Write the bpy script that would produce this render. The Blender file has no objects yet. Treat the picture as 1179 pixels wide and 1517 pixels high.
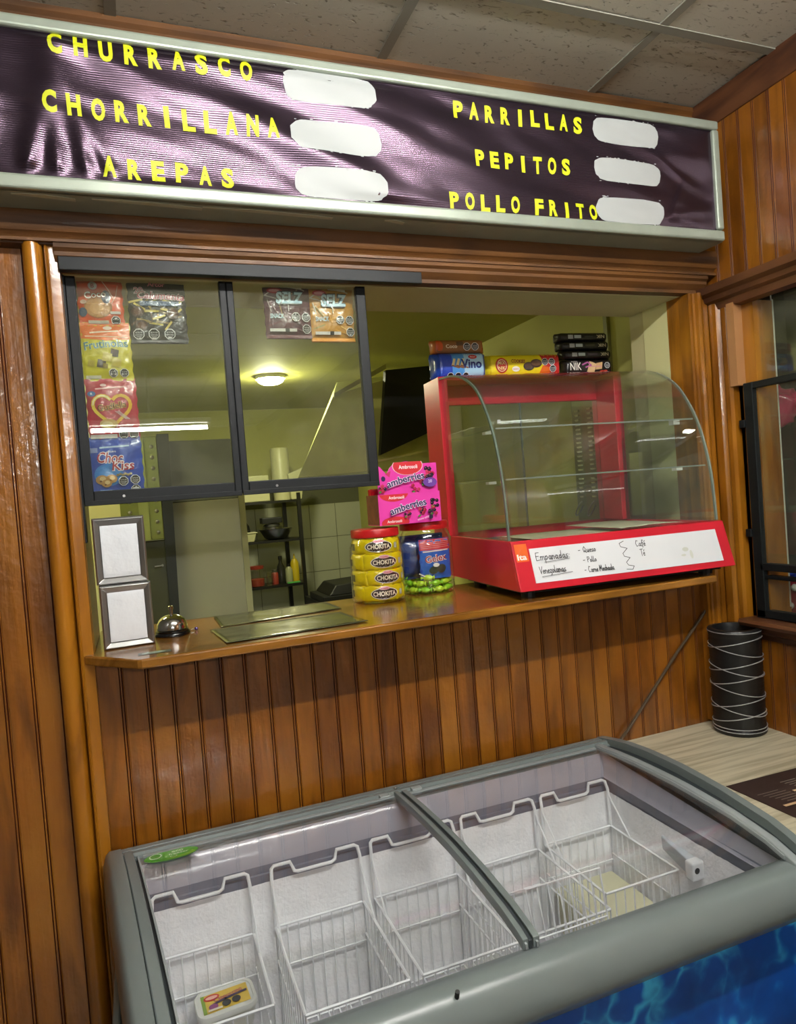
import bpy, bmesh, math, random
from mathutils import Vector, Matrix, noise
from math import sin, cos, pi, sqrt, atan2
random.seed(7)
S = bpy.context.scene
COL = S.collection

# ------------------------------------------------------------------ camera
cam_d = bpy.data.cameras.new('camera')
cam_d.sensor_fit = 'VERTICAL'; cam_d.sensor_height = 36; cam_d.sensor_width = 36
cam_d.lens = 24.3785
cam_d.clip_start = 0.02
cam = bpy.data.objects.new('camera', cam_d); COL.objects.link(cam)
_r = Vector((0.93213, -0.354093, -0.075845)); _u = Vector((0.080575, -0.001389, 0.996748)); _f = Vector((0.353046, 0.935209, -0.027237))
_m = Matrix((_r, _u, -_f)).transposed().to_4x4(); _m.translation = (0, 0, 1.49)
cam.matrix_world = _m
S.camera = cam
# ------------------------------------------------------------------ world, exposure
W = bpy.data.worlds.new('world'); S.world = W; W.use_nodes = True
W.node_tree.nodes['Background'].inputs[0].default_value = (0.9, 0.92, 0.85, 1)
W.node_tree.nodes['Background'].inputs[1].default_value = 0.22
S.view_settings.view_transform = 'Standard'; S.view_settings.look = 'None'
S.view_settings.gamma = 1; S.view_settings.use_curve_mapping = False
S.view_settings.exposure = 0.2
S.cycles.sample_clamp_indirect = 20
TUBE_STRENGTH = 235.0          # main fluorescent tubes of the shop
LAMP_STRENGTH = 60.0
KITCHEN_STRENGTH = 11.0

# ------------------------------------------------------------------ materials
MATS = {}
def srgb(h):
    if isinstance(h, str):
        h = h.lstrip('#'); c = [int(h[i:i+2], 16)/255 for i in (0, 2, 4)]
        return tuple(x/12.92 if x <= .04045 else ((x+.055)/1.055)**2.4 for x in c)
    return tuple(h)
def base(name):
    m = bpy.data.materials.new(name); m.use_nodes = True
    nt = m.node_tree; b = nt.nodes['Principled BSDF']
    MATS[name] = m
    return m, nt, b
def N(nt, t, **kw):
    n = nt.nodes.new(t)
    for k, v in kw.items():
        if k in n.inputs: n.inputs[k].default_value = v
        else: setattr(n, k, v)
    return n
def simple(name, col, rough=.5, metal=0, spec=.5, coat=0, bump=0, bscale=200, var=0, vscale=8, trans=0, tint=None):
    m, nt, b = base(name); c = srgb(col)
    b.inputs['Base Color'].default_value = (*c, 1); b.inputs['Roughness'].default_value = rough
    b.inputs['Metallic'].default_value = metal; b.inputs['Specular IOR Level'].default_value = spec
    b.inputs['Coat Weight'].default_value = coat; b.inputs['Coat Roughness'].default_value = .1
    if tint: b.inputs['Specular Tint'].default_value = (*tint, 1)
    tc = N(nt, 'ShaderNodeTexCoord')
    if var:
        n = N(nt, 'ShaderNodeTexNoise', Scale=vscale, Detail=4.0); nt.links.new(tc.outputs['Object'], n.inputs['Vector'])
        r = N(nt, 'ShaderNodeMapRange'); r.inputs['From Min'].default_value = .3; r.inputs['From Max'].default_value = .7
        r.inputs['To Min'].default_value = 1-var; r.inputs['To Max'].default_value = 1+var
        nt.links.new(n.outputs[0], r.inputs[0])
        mx = N(nt, 'ShaderNodeVectorMath', operation='SCALE'); mx.inputs[0].default_value = c
        nt.links.new(r.outputs[0], mx.inputs['Scale']); nt.links.new(mx.outputs[0], b.inputs['Base Color'])
    if bump:
        n = N(nt, 'ShaderNodeTexNoise', Scale=float(bscale), Detail=3.0); nt.links.new(tc.outputs['Object'], n.inputs['Vector'])
        bp = N(nt, 'ShaderNodeBump', Strength=bump, Distance=.002); nt.links.new(n.outputs[0], bp.inputs['Height'])
        nt.links.new(bp.outputs[0], b.inputs['Normal'])
    return m
def wood(name, dark, mid, light, axis=2, rough=.28, coat=.5, knots=True, scale=1.0, wave=.25, crough=.12):
    m, nt, b = base(name); L = nt.links
    tc = N(nt, 'ShaderNodeTexCoord'); oi = N(nt, 'ShaderNodeObjectInfo')
    mul = N(nt, 'ShaderNodeMath', operation='MULTIPLY'); mul.inputs[1].default_value = 37.0; L.new(oi.outputs['Random'], mul.inputs[0])
    add = N(nt, 'ShaderNodeVectorMath', operation='ADD'); L.new(tc.outputs['Object'], add.inputs[0]); L.new(mul.outputs[0], add.inputs[1])
    mp = N(nt, 'ShaderNodeMapping'); sc = [7*scale, 7*scale, 7*scale]; sc[axis] = 1.3*scale
    mp.inputs['Scale'].default_value = sc; L.new(add.outputs[0], mp.inputs['Vector'])
    n1 = N(nt, 'ShaderNodeTexNoise', Scale=1.6, Detail=5.0, Distortion=1.4); L.new(mp.outputs[0], n1.inputs['Vector'])
    mp2 = N(nt, 'ShaderNodeMapping'); sc2 = [110, 110, 110]; sc2[axis] = 5; mp2.inputs['Scale'].default_value = sc2; L.new(add.outputs[0], mp2.inputs['Vector'])
    n2 = N(nt, 'ShaderNodeTexNoise', Scale=1.0, Detail=4.0, Distortion=.4); L.new(mp2.outputs[0], n2.inputs['Vector'])
    n3 = N(nt, 'ShaderNodeTexNoise', Scale=3.5, Detail=2.0); L.new(add.outputs[0], n3.inputs['Vector'])
    a1 = N(nt, 'ShaderNodeMath', operation='MULTIPLY_ADD'); a1.inputs[1].default_value = .16; L.new(n2.outputs[0], a1.inputs[0])
    L.new(n1.outputs[0], a1.inputs[2])
    a2 = N(nt, 'ShaderNodeMath', operation='MULTIPLY_ADD'); a2.inputs[1].default_value = .5; L.new(n3.outputs[0], a2.inputs[0]); L.new(a1.outputs[0], a2.inputs[2])
    rr = N(nt, 'ShaderNodeMath', operation='MULTIPLY_ADD'); rr.inputs[1].default_value = .12; L.new(oi.outputs['Random'], rr.inputs[0]); L.new(a2.outputs[0], rr.inputs[2])
    cr = N(nt, 'ShaderNodeValToRGB'); e = cr.color_ramp.elements
    e[0].position = .68; e[0].color = (*srgb(dark), 1); e[1].position = 1.22 if False else 1.0; e[1].color = (*srgb(mid), 1)
    x = cr.color_ramp.elements.new(.86); x.color = (*[(p+q)/2 for p, q in zip(srgb(dark), srgb(mid))], 1)
    sub = N(nt, 'ShaderNodeMath', operation='MULTIPLY_ADD'); sub.inputs[1].default_value = 1.0; sub.inputs[2].default_value = .02
    L.new(rr.outputs[0], sub.inputs[0]); L.new(sub.outputs[0], cr.inputs[0])
    cl = N(nt, 'ShaderNodeMix', data_type='RGBA'); cl.inputs[7].default_value = (*srgb(light), 1)
    mr = N(nt, 'ShaderNodeMapRange'); mr.inputs[1].default_value = .5; mr.inputs[2].default_value = .75; mr.inputs[4].default_value = .55
    L.new(n3.outputs[0], mr.inputs[0]); L.new(mr.outputs[0], cl.inputs[0]); L.new(cr.outputs[0], cl.inputs[6])
    out = cl.outputs[2]
    if knots:
        mp3 = N(nt, 'ShaderNodeMapping'); sk = [9., 9., 9.]; sk[axis] = 2.2; mp3.inputs['Scale'].default_value = sk; L.new(add.outputs[0], mp3.inputs['Vector'])
        v = N(nt, 'ShaderNodeTexVoronoi', Scale=.55); L.new(mp3.outputs[0], v.inputs['Vector'])
        k = N(nt, 'ShaderNodeMapRange'); k.inputs[1].default_value = .05; k.inputs[2].default_value = .2; k.inputs[3].default_value = .75; k.inputs[4].default_value = 0
        L.new(v.outputs['Distance'], k.inputs[0])
        km = N(nt, 'ShaderNodeMix', data_type='RGBA'); km.inputs[7].default_value = (*[q*.3 for q in srgb(dark)], 1)
        L.new(k.outputs[0], km.inputs[0]); L.new(out, km.inputs[6]); out = km.outputs[2]
    L.new(out, b.inputs['Base Color'])
    b.inputs['Roughness'].default_value = rough; b.inputs['Coat Weight'].default_value = coat; b.inputs['Coat Roughness'].default_value = crough
    n4 = N(nt, 'ShaderNodeTexNoise', Scale=45.0, Detail=2.0); L.new(add.outputs[0], n4.inputs['Vector'])
    a5 = N(nt, 'ShaderNodeMath', operation='MULTIPLY_ADD'); a5.inputs[1].default_value = .5; L.new(n2.outputs[0], a5.inputs[0]); L.new(n4.outputs[0], a5.inputs[2])
    bp = N(nt, 'ShaderNodeBump', Strength=wave, Distance=.003); L.new(a5.outputs[0], bp.inputs['Height'])
    L.new(bp.outputs[0], b.inputs['Normal']); L.new(bp.outputs[0], b.inputs['Coat Normal'])
    return m
def glass(name, tint=(1, 1, 1), refl=1.0, rough=.0, haze=0.0, hazecol=(.8, .8, .75)):
    m = bpy.data.materials.new(name); m.use_nodes = True; nt = m.node_tree; nt.nodes.clear(); L = nt.links; MATS[name] = m
    o = N(nt, 'ShaderNodeOutputMaterial'); t = N(nt, 'ShaderNodeBsdfTransparent'); t.inputs[0].default_value = (*tint, 1)
    g = N(nt, 'ShaderNodeBsdfGlossy'); g.inputs['Roughness'].default_value = rough; g.inputs[0].default_value = (1, 1, 1, 1)
    lw = N(nt, 'ShaderNodeLayerWeight', Blend=.5); pw = N(nt, 'ShaderNodeMath', operation='POWER'); pw.inputs[1].default_value = 4.5
    L.new(lw.outputs['Facing'], pw.inputs[0])
    ma = N(nt, 'ShaderNodeMath', operation='MULTIPLY_ADD', use_clamp=True); ma.inputs[1].default_value = .9*refl; ma.inputs[2].default_value = .045*refl
    L.new(pw.outputs[0], ma.inputs[0])
    mx = N(nt, 'ShaderNodeMixShader'); L.new(ma.outputs[0], mx.inputs[0])
    src = t.outputs[0]
    if haze:
        d = N(nt, 'ShaderNodeBsdfDiffuse'); d.inputs[0].default_value = (*hazecol, 1)
        tc = N(nt, 'ShaderNodeTexCoord'); n = N(nt, 'ShaderNodeTexNoise', Scale=9.0, Detail=6.0, Distortion=.6); L.new(tc.outputs['Object'], n.inputs[0])
        mr = N(nt, 'ShaderNodeMapRange'); mr.inputs[1].default_value = .35; mr.inputs[2].default_value = .75; mr.inputs[3].default_value = haze*.5; mr.inputs[4].default_value = haze*1.6
        L.new(n.outputs[0], mr.inputs[0]); m2 = N(nt, 'ShaderNodeMixShader'); L.new(mr.outputs[0], m2.inputs[0]); L.new(src, m2.inputs[1]); L.new(d.outputs[0], m2.inputs[2]); src = m2.outputs[0]
    L.new(src, mx.inputs[1]); L.new(g.outputs[0], mx.inputs[2]); L.new(mx.outputs[0], o.inputs[0])
    return m
def emit(name, col, s):
    m, nt, b = base(name); b.inputs['Base Color'].default_value = (*srgb(col), 1)
    b.inputs['Emission Color'].default_value = (*srgb(col), 1); b.inputs['Emission Strength'].default_value = s
    return m
def printmat(name, rough=.35, coat=.0, bump=0.):
    m, nt, b = base(name); a = N(nt, 'ShaderNodeAttribute', attribute_name='Col'); nt.links.new(a.outputs['Color'], b.inputs['Base Color'])
    b.inputs['Roughness'].default_value = rough; b.inputs['Coat Weight'].default_value = coat
    if bump:
        tc = N(nt, 'ShaderNodeTexCoord'); n = N(nt, 'ShaderNodeTexNoise', Scale=55.0, Detail=3.0, Distortion=1.0); nt.links.new(tc.outputs['Object'], n.inputs[0])
        bp = N(nt, 'ShaderNodeBump', Strength=bump, Distance=.004); nt.links.new(n.outputs[0], bp.inputs['Height']); nt.links.new(bp.outputs[0], b.inputs['Normal'])
    return m

WOOD = wood('varnished_pine', '#5c3107', '#8c530f', '#9c661a', rough=.34, wave=.5, crough=.13, coat=.9)
GROOVE = simple('groove_stain', '#481c0b', .3, coat=.5)
WOODT = wood('varnished_trim', '#6c3f0a', '#a06414', '#b07820', knots=False)
WOODH = wood('dark_brown_trim', '#3a2208', '#633c10', '#744a18', axis=0, knots=False, rough=.6, coat=.04)  # brown partly darkened to stand for the shadow below the sign box
WOODR = wood('dark_stained_rail', '#3c2013', '#603a20', '#6c4528', axis=1, knots=False, rough=.45, coat=.15)
WOODC = wood('varnished_counter', '#70450f', '#a5702a', '#b8823a', axis=0, knots=False, rough=.2, coat=.7, wave=.12)
LAM, nt, b = base('pale_oak_laminate'); b.inputs['Roughness'].default_value = .45
_tc = N(nt, 'ShaderNodeTexCoord'); _mp = N(nt, 'ShaderNodeMapping'); _mp.inputs['Scale'].default_value = (3.5, 60, 60); nt.links.new(_tc.outputs['Object'], _mp.inputs[0])
_n = N(nt, 'ShaderNodeTexNoise', Scale=1.0, Detail=6.0, Distortion=.5); nt.links.new(_mp.outputs[0], _n.inputs[0])
_cr = N(nt, 'ShaderNodeValToRGB'); _e = _cr.color_ramp.elements; _e[0].position = .36; _e[0].color = (*srgb('#a1977c'), 1); _e[1].position = .58; _e[1].color = (*srgb('#c6bda2'), 1)
nt.links.new(_n.outputs[0], _cr.inputs[0]); nt.links.new(_cr.outputs[0], b.inputs['Base Color'])
ALU = simple('pale_green_grey_metal', '#9aa394', .38, .25, var=.06, vscale=20, bump=.1, bscale=90)
BLK = simple('black_aluminium', '#101416', .5, .0, spec=.3, bump=.1, bscale=60)
BLK2 = simple('black_paint', '#0c0d0c', .5)
RED = simple('red_lacquer', '#c61a2c', .33, var=.04)
REDP = simple('red_plastic', '#b8181c', .35)
WHITEB = simple('whiteboard', '#e6e8ea', .25, var=.02)
FRZ = simple('grey_plastic', '#6d7675', .3, spec=.5, bump=.04, bscale=60)
FRZD = simple('dark_grey_plastic', '#2c3336', .4)
FRZL = simple('light_grey_plastic', '#8d9494', .35)
LINER = simple('liner_grey', '#a8a8b4', .16, var=.03, bump=.35, bscale=14)
FROST = simple('frost_white', '#fafafc', .75, bump=1.0, bscale=130, var=.07, vscale=12)
LINERW = simple('liner_white', '#e0e0ea', .4, var=.05, vscale=6)
WIRE = simple('white_coated_wire', '#f2f4f6', .35)
NAPK = simple('white_napkin', '#e6eaee', .8, bump=.55, bscale=110)
CHROME = simple('chrome', '#c9c9c9', .12, 1.0)
STEEL = simple('brushed_steel', '#9c9c9a', .32, 1.0, bump=.25, bscale=40)
GREENW = simple('olive_cast_wall', '#b0ae5c', .7, var=.05, vscale=3)  # cream walls with the olive cast of the lighting put into the colour
CREAMW = simple('cream_wall_paint', '#c9c692', .7, var=.04, vscale=3)
CREAMS = simple('cream_soffit_paint', '#b5af82', .7, var=.04)
TILEW = simple('white_wall_tile', '#a9ab98', .22)
GROUT = simple('grout', '#5c5d4a', .8)
HOODM = simple('galvanised_hood', '#b4b468', .5, .1, bump=.5, bscale=260, var=.12, vscale=10)
PRINT = printmat('printed_film', .28, .45, .42)
PRINTF = printmat('printed_card', .5)
PRINTB = printmat('printed_banner_ink', .4)
GLS = glass('window_glass', (.94, .96, .93), 1.0, haze=.045, hazecol=(.6, .62, .45))
GLC = glass('case_glass', (.95, .97, .95), 1.1, haze=.012)
GLL = glass('lid_glass', (.985, .99, .99), .9, haze=.006, hazecol=(.8, .8, .85))
GLJ = glass('jar_plastic', (.95, .95, .95), 1.8, rough=.04)
GEDGE = simple('glass_edge', '#5e6c60', .15)
BLACKR = simple('black_rubber', '#0b0b0b', .45)

# ------------------------------------------------------------------ mesh builder
class MB:
    def __init__(s): s.v = []; s.f = []; s.mi = []; s.c = []; s.cur = 0; s.col = None
    def add(s, vs, fs):
        o = len(s.v); s.v += [tuple(v) for v in vs]
        for f in fs: s.f.append([i+o for i in f]); s.mi.append(s.cur); s.c.append(s.col)
        return s
    def box(s, a, b):
        x0, x1 = sorted((a[0], b[0])); y0, y1 = sorted((a[1], b[1])); z0, z1 = sorted((a[2], b[2]))
        return s.add([(x0,y0,z0),(x1,y0,z0),(x1,y1,z0),(x0,y1,z0),(x0,y0,z1),(x1,y0,z1),(x1,y1,z1),(x0,y1,z1)],
              [(0,3,2,1),(4,5,6,7),(0,1,5,4),(1,2,6,5),(2,3,7,6),(3,0,4,7)])
    def hexa(s, p): # 8 points: bottom 4 ccw, top 4 ccw
        return s.add(p, [(0,3,2,1),(4,5,6,7),(0,1,5,4),(1,2,6,5),(2,3,7,6),(3,0,4,7)])
    def sweep(s, secs, caps=True, closed=True):
        n = len(secs[0]); vs = [p for q in secs for p in q]; fs = []
        for i in range(len(secs)-1):
            for j in range(n if closed else n-1):
                k = (j+1) % n; fs.append((i*n+j, i*n+k, (i+1)*n+k, (i+1)*n+j))
        if caps and closed: fs.append(tuple(range(n-1, -1, -1))); fs.append(tuple((len(secs)-1)*n+j for j in range(n)))
        return s.add(vs, fs)
    def prism(s, poly, lo, hi, axis=2): # poly 2D in the other two axes
        def P(q, t):
            q = list(q); q.insert(axis, t); return tuple(q)
        return s.sweep([[P(q, lo) for q in poly], [P(q, hi) for q in poly]])
    def tube(s, pts, r, n=6, closed=False):
        pts = [Vector(p) for p in pts]; m = len(pts); secs = []
        t0 = None; up = None
        for i in range(m):
            if closed: t = (pts[(i+1) % m]-pts[i-1])
            else: t = (pts[min(i+1, m-1)]-pts[max(i-1, 0)])
            t.normalize()
            if up is None:
                a = Vector((0, 0, 1)) if abs(t.z) < .9 else Vector((1, 0, 0)); up = (a-t*a.dot(t)).normalized()
            else: up = (up-t*up.dot(t)).normalized()
            w = t.cross(up)
            secs.append([pts[i]+(up*cos(2*pi*k/n)+w*sin(2*pi*k/n))*r for k in range(n)])
        if closed: secs.append(secs[0])
        return s.sweep(secs, caps=not closed)
    def lathe(s, prof, c=(0, 0, 0), n=32, cap=True):
        secs = [[(c[0]+r*cos(2*pi*k/n), c[1]+r*sin(2*pi*k/n), c[2]+z) for k in range(n)] for r, z in prof]
        return s.sweep(secs, caps=cap)
    def grid(s, fn, nu, nv):
        vs = [fn(i/nu, j/nv) for j in range(nv+1) for i in range(nu+1)]
        fs = [(j*(nu+1)+i, j*(nu+1)+i+1, (j+1)*(nu+1)+i+1, (j+1)*(nu+1)+i) for j in range(nv) for i in range(nu)]
        return s.add(vs, fs)
    def mesh(s, name, mats):
        me = bpy.data.meshes.new(name); me.from_pydata(s.v, [], s.f)
        for m in (mats if isinstance(mats, (list, tuple)) else [mats]): me.materials.append(m)
        me.polygons.foreach_set('material_index', s.mi)
        if any(c is not None for c in s.c):
            ca = me.color_attributes.new('Col', 'FLOAT_COLOR', 'CORNER'); i = 0
            for p, c in zip(me.polygons, s.c):
                c = c or (.5, .5, .5)
                for k in range(p.loop_total): ca.data[i].color = (*c[:3], 1); i += 1
        me.validate()
        return me
    def build(s, name, mats, parent=None, smooth=False, bevel=0, seg=2, loc=None, solid=0, angle=40):
        me = s.mesh(name, mats)
        bm = bmesh.new(); bm.from_mesh(me); bmesh.ops.recalc_face_normals(bm, faces=bm.faces) if not any(c is not None for c in s.c) else None
        bm.to_mesh(me); bm.free()
        o = bpy.data.objects.new(name, me); COL.objects.link(o)
        if parent: o.parent = parent
        if loc: o.location = loc
        if smooth:
            me.polygons.foreach_set('use_smooth', [True]*len(me.polygons))
            try: me.set_sharp_from_angle(angle=math.radians(angle))
            except Exception: pass
        if bevel:
            b = o.modifiers.new('bevel', 'BEVEL'); b.width = bevel; b.segments = seg; b.limit_method = 'ANGLE'; b.harden_normals = False
        if solid:
            b = o.modifiers.new('solid', 'SOLIDIFY'); b.thickness = solid; b.offset = 0
        return o
def B(a, b): return MB().box(a, b)
def tag(o, label=None, cat=None, group=None, kind=None):
    if label: o['label'] = label
    if cat: o['category'] = cat
    if group: o['group'] = group
    if kind: o['kind'] = kind
    return o
def thing(name, label, cat, loc=(0, 0, 0), rz=0, group=None):
    o = bpy.data.objects.new(name, None); COL.objects.link(o); o.location = loc; o.rotation_euler = (0, 0, rz); o.empty_display_size = .05
    return tag(o, label, cat, group)
def structure(o): o['kind'] = 'structure'; return o
def copy_tree(o, parent=None):
    c = o.copy(); COL.objects.link(c); c.parent = parent
    for ch in list(o.children): copy_tree(ch, c)
    return c

# ------------------------------------------------------------------ flat printed artwork
_tc = {}
def text_geo(s, bold=0.0, spacing=1.0):
    k = (s, bold, spacing)
    if k in _tc: return _tc[k]
    cu = bpy.data.curves.new('t', 'FONT'); cu.body = s; cu.size = 1; cu.offset = bold; cu.space_character = spacing; cu.resolution_u = 3
    o = bpy.data.objects.new('t', cu); me = o.to_mesh()
    vs = [(v.co.x, v.co.y) for v in me.vertices]; fs = [list(p.vertices) for p in me.polygons]
    o.to_mesh_clear(); bpy.data.objects.remove(o); bpy.data.curves.remove(cu)
    if not vs: vs = [(0, 0)]
    x0 = min(v[0] for v in vs); x1 = max(v[0] for v in vs); y0 = min(v[1] for v in vs); y1 = max(v[1] for v in vs)
    cap = .69
    _tc[k] = ([(x-x0, y) for x, y in vs], fs, x1-x0, cap, y0, y1)
    return _tc[k]
class Art:
    def __init__(s, lift=.00025): s.items = []; s.lift = lift; s.n = 0
    def raw(s, vs, fs, col): s.items.append((vs, fs, srgb(col), s.n)); s.n += 1; return s
    def poly(s, pts, col):
        bm = bmesh.new(); vs = [bm.verts.new((p[0], p[1], 0)) for p in pts]
        try: bm.faces.new(vs)
        except Exception: bm.free(); return s
        bmesh.ops.triangulate(bm, faces=bm.faces, ngon_method='EAR_CLIP'); bm.verts.index_update()
        r = s.raw([(v.co.x, v.co.y) for v in bm.verts], [[v.index for v in f.verts] for f in bm.faces], col); bm.free(); return r
    def rect(s, x0, y0, x1, y1, col): return s.raw([(x0,y0),(x1,y0),(x1,y1),(x0,y1)], [(0,1,2,3)], col)
    def ell(s, cx, cy, rx, ry, col, rot=0, n=24, w=0):
        c_, s_ = cos(rot), sin(rot); P = lambda a, k: (cx+rx*k*cos(a)*c_-ry*k*sin(a)*s_, cy+rx*k*cos(a)*s_+ry*k*sin(a)*c_)
        if not w: return s.poly([P(2*pi*i/n, 1) for i in range(n)], col)
        vs = [P(2*pi*i/n, 1) for i in range(n)]+[P(2*pi*i/n, 1-w) for i in range(n)]
        return s.raw(vs, [(i, (i+1) % n, (i+1) % n+n, i+n) for i in range(n)], col)
    def line(s, pts, w, col):
        for a, b in zip(pts, pts[1:]):
            dx, dy = b[0]-a[0], b[1]-a[1]; l = sqrt(dx*dx+dy*dy) or 1; nx, ny = -dy/l*w/2, dx/l*w/2; ex, ey = dx/l*w*.35, dy/l*w*.35
            s.raw([(a[0]+nx-ex, a[1]+ny-ey), (a[0]-nx-ex, a[1]-ny-ey), (b[0]-nx+ex, b[1]-ny+ey), (b[0]+nx+ex, b[1]+ny+ey)], [(0,1,2,3)], col); s.n -= 1
        s.n += 1; return s
    def text(s, t, x, y, h, col, w=None, rot=0, bold=.012, shear=0, arc=0, spacing=1.0, center=True, mirror=False):
        vs, fs, tw, cap, _, _ = text_geo(t, bold, spacing); k = h/cap; kx = k if w is None else w/tw; out = []
        for a, b in vs:
            X = a*kx-(tw*kx/2 if center else 0); Y = b*k
            if mirror: X, Y = -X, -Y+h
            X += shear*Y; Y += arc*X*X
            out.append((x+X*cos(rot)-Y*sin(rot), y+X*sin(rot)+Y*cos(rot)))
        return s.raw(out, fs, col)
    def textout(s, t, x, y, h, col, oc, o=.05, **kw):
        b = kw.pop('bold', .012); vs = text_geo(t, b, kw.get('spacing', 1.0)); 
        w = kw.get('w'); s.text(t, x, y, h, oc, bold=b+o, **kw); return s.text(t, x, y, h, col, bold=b, **kw)
    def seal(s, cx, cy, r):
        P = lambda k: [(cx+r*k*cos(pi/8+i*pi/4), cy+r*k*sin(pi/8+i*pi/4)) for i in range(8)]
        s.poly(P(1), '#e8e8e8'); s.poly(P(.86), '#0c0c0c'); s.text('ALTO EN', cx, cy+r*.12, r*.25, '#e8e8e8', w=r*1.2); s.text('AZÚCARES', cx, cy-r*.28, r*.22, '#e8e8e8', w=r*1.3)
        s.line([(cx-r*.4, cy-r*.5), (cx+r*.4, cy-r*.5)], r*.08, '#e8e8e8'); return s
    def brush(s, x0, y0, x1, y1, col, seed=1):
        rnd = random.Random(seed); pts = []; n = 46; h = y1-y0; wd = x1-x0
        env = lambda t: h*.08*(abs(2*t-1)**9)
        for i in range(n): t = i/n; pts.append((x0+wd*t, y0+env(t)+rnd.random()*h*(.03 if i % 2 else .14)))
        for i in range(30): t = (i+.5)/30; pts.append((x1+(rnd.random()*.012 if i % 2 else -rnd.random()*.012)-.010*(2*t-1)**4, y0+h*.12+h*.76*t))
        for i in range(n): t = 1-i/n; pts.append((x0+wd*t, y1-env(t)-rnd.random()*h*(.05 if i % 2 else .12)))
        for i in range(30): t = 1-(i+.5)/30; pts.append((x0+(rnd.random()*.016 if i % 2 else -rnd.random()*.012)+.010*(2*t-1)**4, y0+h*.12+h*.76*t))
        s.poly(pts, col)
        for k in range(16):
            X = x0+rnd.random()*wd; Y = (y0 if rnd.random() < .5 else y1)+(rnd.random()-.5)*h*.06; r = .0008+rnd.random()*.001; s.rect(X-r*2, Y-r*.6, X+r*2, Y+r*.6, col); s.n -= 1
        return s
    def clip(s, x0, y0, x1, y1): s.box = (x0, y0, x1, y1); return s
    def build(s, name, fn, mat, parent, maxlen=.012, loc=None, smooth=True):
        bm = bmesh.new(); cl = bm.loops.layers.float_color.new('Col')
        lay = bm.verts.layers.float.new('h')
        for vs, fs, col, n in s.items:
            V = []
            for p in vs:
                v = bm.verts.new((p[0], p[1], 0)); v[lay] = s.lift*(n+1); V.append(v)
            for f in fs:
                try: F = bm.faces.new([V[i] for i in f])
                except Exception: continue
                for l in F.loops: l[cl] = (*col, 1)
        if hasattr(s, 'box'):
            x0, y0, x1, y1 = s.box
            for co, no in (((x0,0,0),(-1,0,0)),((x1,0,0),(1,0,0)),((0,y0,0),(0,-1,0)),((0,y1,0),(0,1,0))):
                bmesh.ops.bisect_plane(bm, geom=bm.verts[:]+bm.edges[:]+bm.faces[:], plane_co=co, plane_no=no, clear_outer=True)
        if maxlen:
            for _ in range(5):
                es = [e for e in bm.edges if e.calc_length() > maxlen]
                if not es: break
                bmesh.ops.subdivide_edges(bm, edges=es, cuts=1); bmesh.ops.triangulate(bm, faces=[f for f in bm.faces if len(f.verts) > 4])
        ok = bm.faces[0] if False else None
        for f in bm.faces: 
            f.normal_update()
            if f.normal.z < 0: f.normal_flip()
        for v in bm.verts: v.co = Vector(fn(v.co.x, v.co.y, v[lay]))
        me = bpy.data.meshes.new(name); bm.to_mesh(me); bm.free(); me.materials.append(mat)
        if smooth: me.polygons.foreach_set('use_smooth', [True]*len(me.polygons))
        o = bpy.data.objects.new(name, me); COL.objects.link(o); o.parent = parent
        if loc: o.location = loc
        return o

# ================================================================== THE ROOM
XR = 1.63; YW = 1.60; ZC = 2.545; PW = .0522
def plank_mesh(w, h, mat=WOOD, t=.012):
    # local: x 0..w along the wall, front face at y=0 (faces -y), z 0..h
    pr = [(0, .0012), (.0010, 0), (w-.0092, 0), (w-.0080, .0022), (w-.0068, 0), (w-.0040, 0), (w-.0028, .0022), (w-.0014, .0004), (w, .0012)]
    n = len(pr); poly = pr+[(w, t), (0, t)]
    m = MB(); m.sweep([[(x, y, 0) for x, y in poly], [(x, y, h) for x, y in poly]])
    for i in (2, 3, 5, 6): m.mi[i] = 1
    return m.mesh('plank', [mat, GROOVE])
_pm = {}
def planks(parent, pos, w, h, rz=0):
    k = (round(w, 4), round(h, 4))
    if k not in _pm: _pm[k] = plank_mesh(w, h)
    o = bpy.data.objects.new('plank', _pm[k]); COL.objects.link(o); o.parent = parent; o.location = pos; o.rotation_euler = (0, 0, rz); return o

# floor and ceiling
structure(B((-3.2, -6.2, -.05), (3.2, 4.3, 0)).build('floor', simple('grey_floor_tile', '#8f8a80', .35, var=.08)))
CEILB = simple('ceiling_void', '#2a2824', .9)
ceil = structure(B((-3.2, -6.2, ZC+.02), (3.2, YW+.03, ZC+.06)).build('ceiling', CEILB))
TILEM, nt, b = base('mineral_ceiling_tile'); b.inputs['Roughness'].default_value = .9
tc = N(nt, 'ShaderNodeTexCoord'); mp = N(nt, 'ShaderNodeMapping'); mp.inputs['Scale'].default_value = (40, 110, 60); nt.links.new(tc.outputs['Object'], mp.inputs[0])
n1 = N(nt, 'ShaderNodeTexNoise', Scale=1.0, Detail=3.0, Distortion=1.2); nt.links.new(mp.outputs[0], n1.inputs[0])
r1 = N(nt, 'ShaderNodeMapRange'); r1.inputs[1].default_value = .30; r1.inputs[2].default_value = .40; nt.links.new(n1.outputs[0], r1.inputs[0])
mx = N(nt, 'ShaderNodeMix', data_type='RGBA'); mx.inputs[6].default_value = (*srgb('#8e8876'), 1); mx.inputs[7].default_value = (*srgb('#c6c2b2'), 1)
nt.links.new(r1.outputs[0], mx.inputs[0]); nt.links.new(mx.outputs[2], b.inputs['Base Color'])
bp = N(nt, 'ShaderNodeBump', Strength=.8, Distance=.004); nt.links.new(r1.outputs[0], bp.inputs['Height']); nt.links.new(bp.outputs[0], b.inputs['Normal'])
TG = .61; xs = [1.255+TG*i for i in range(-7, 2)]; ys = [1.318-TG*i for i in range(-1, 13)]
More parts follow.
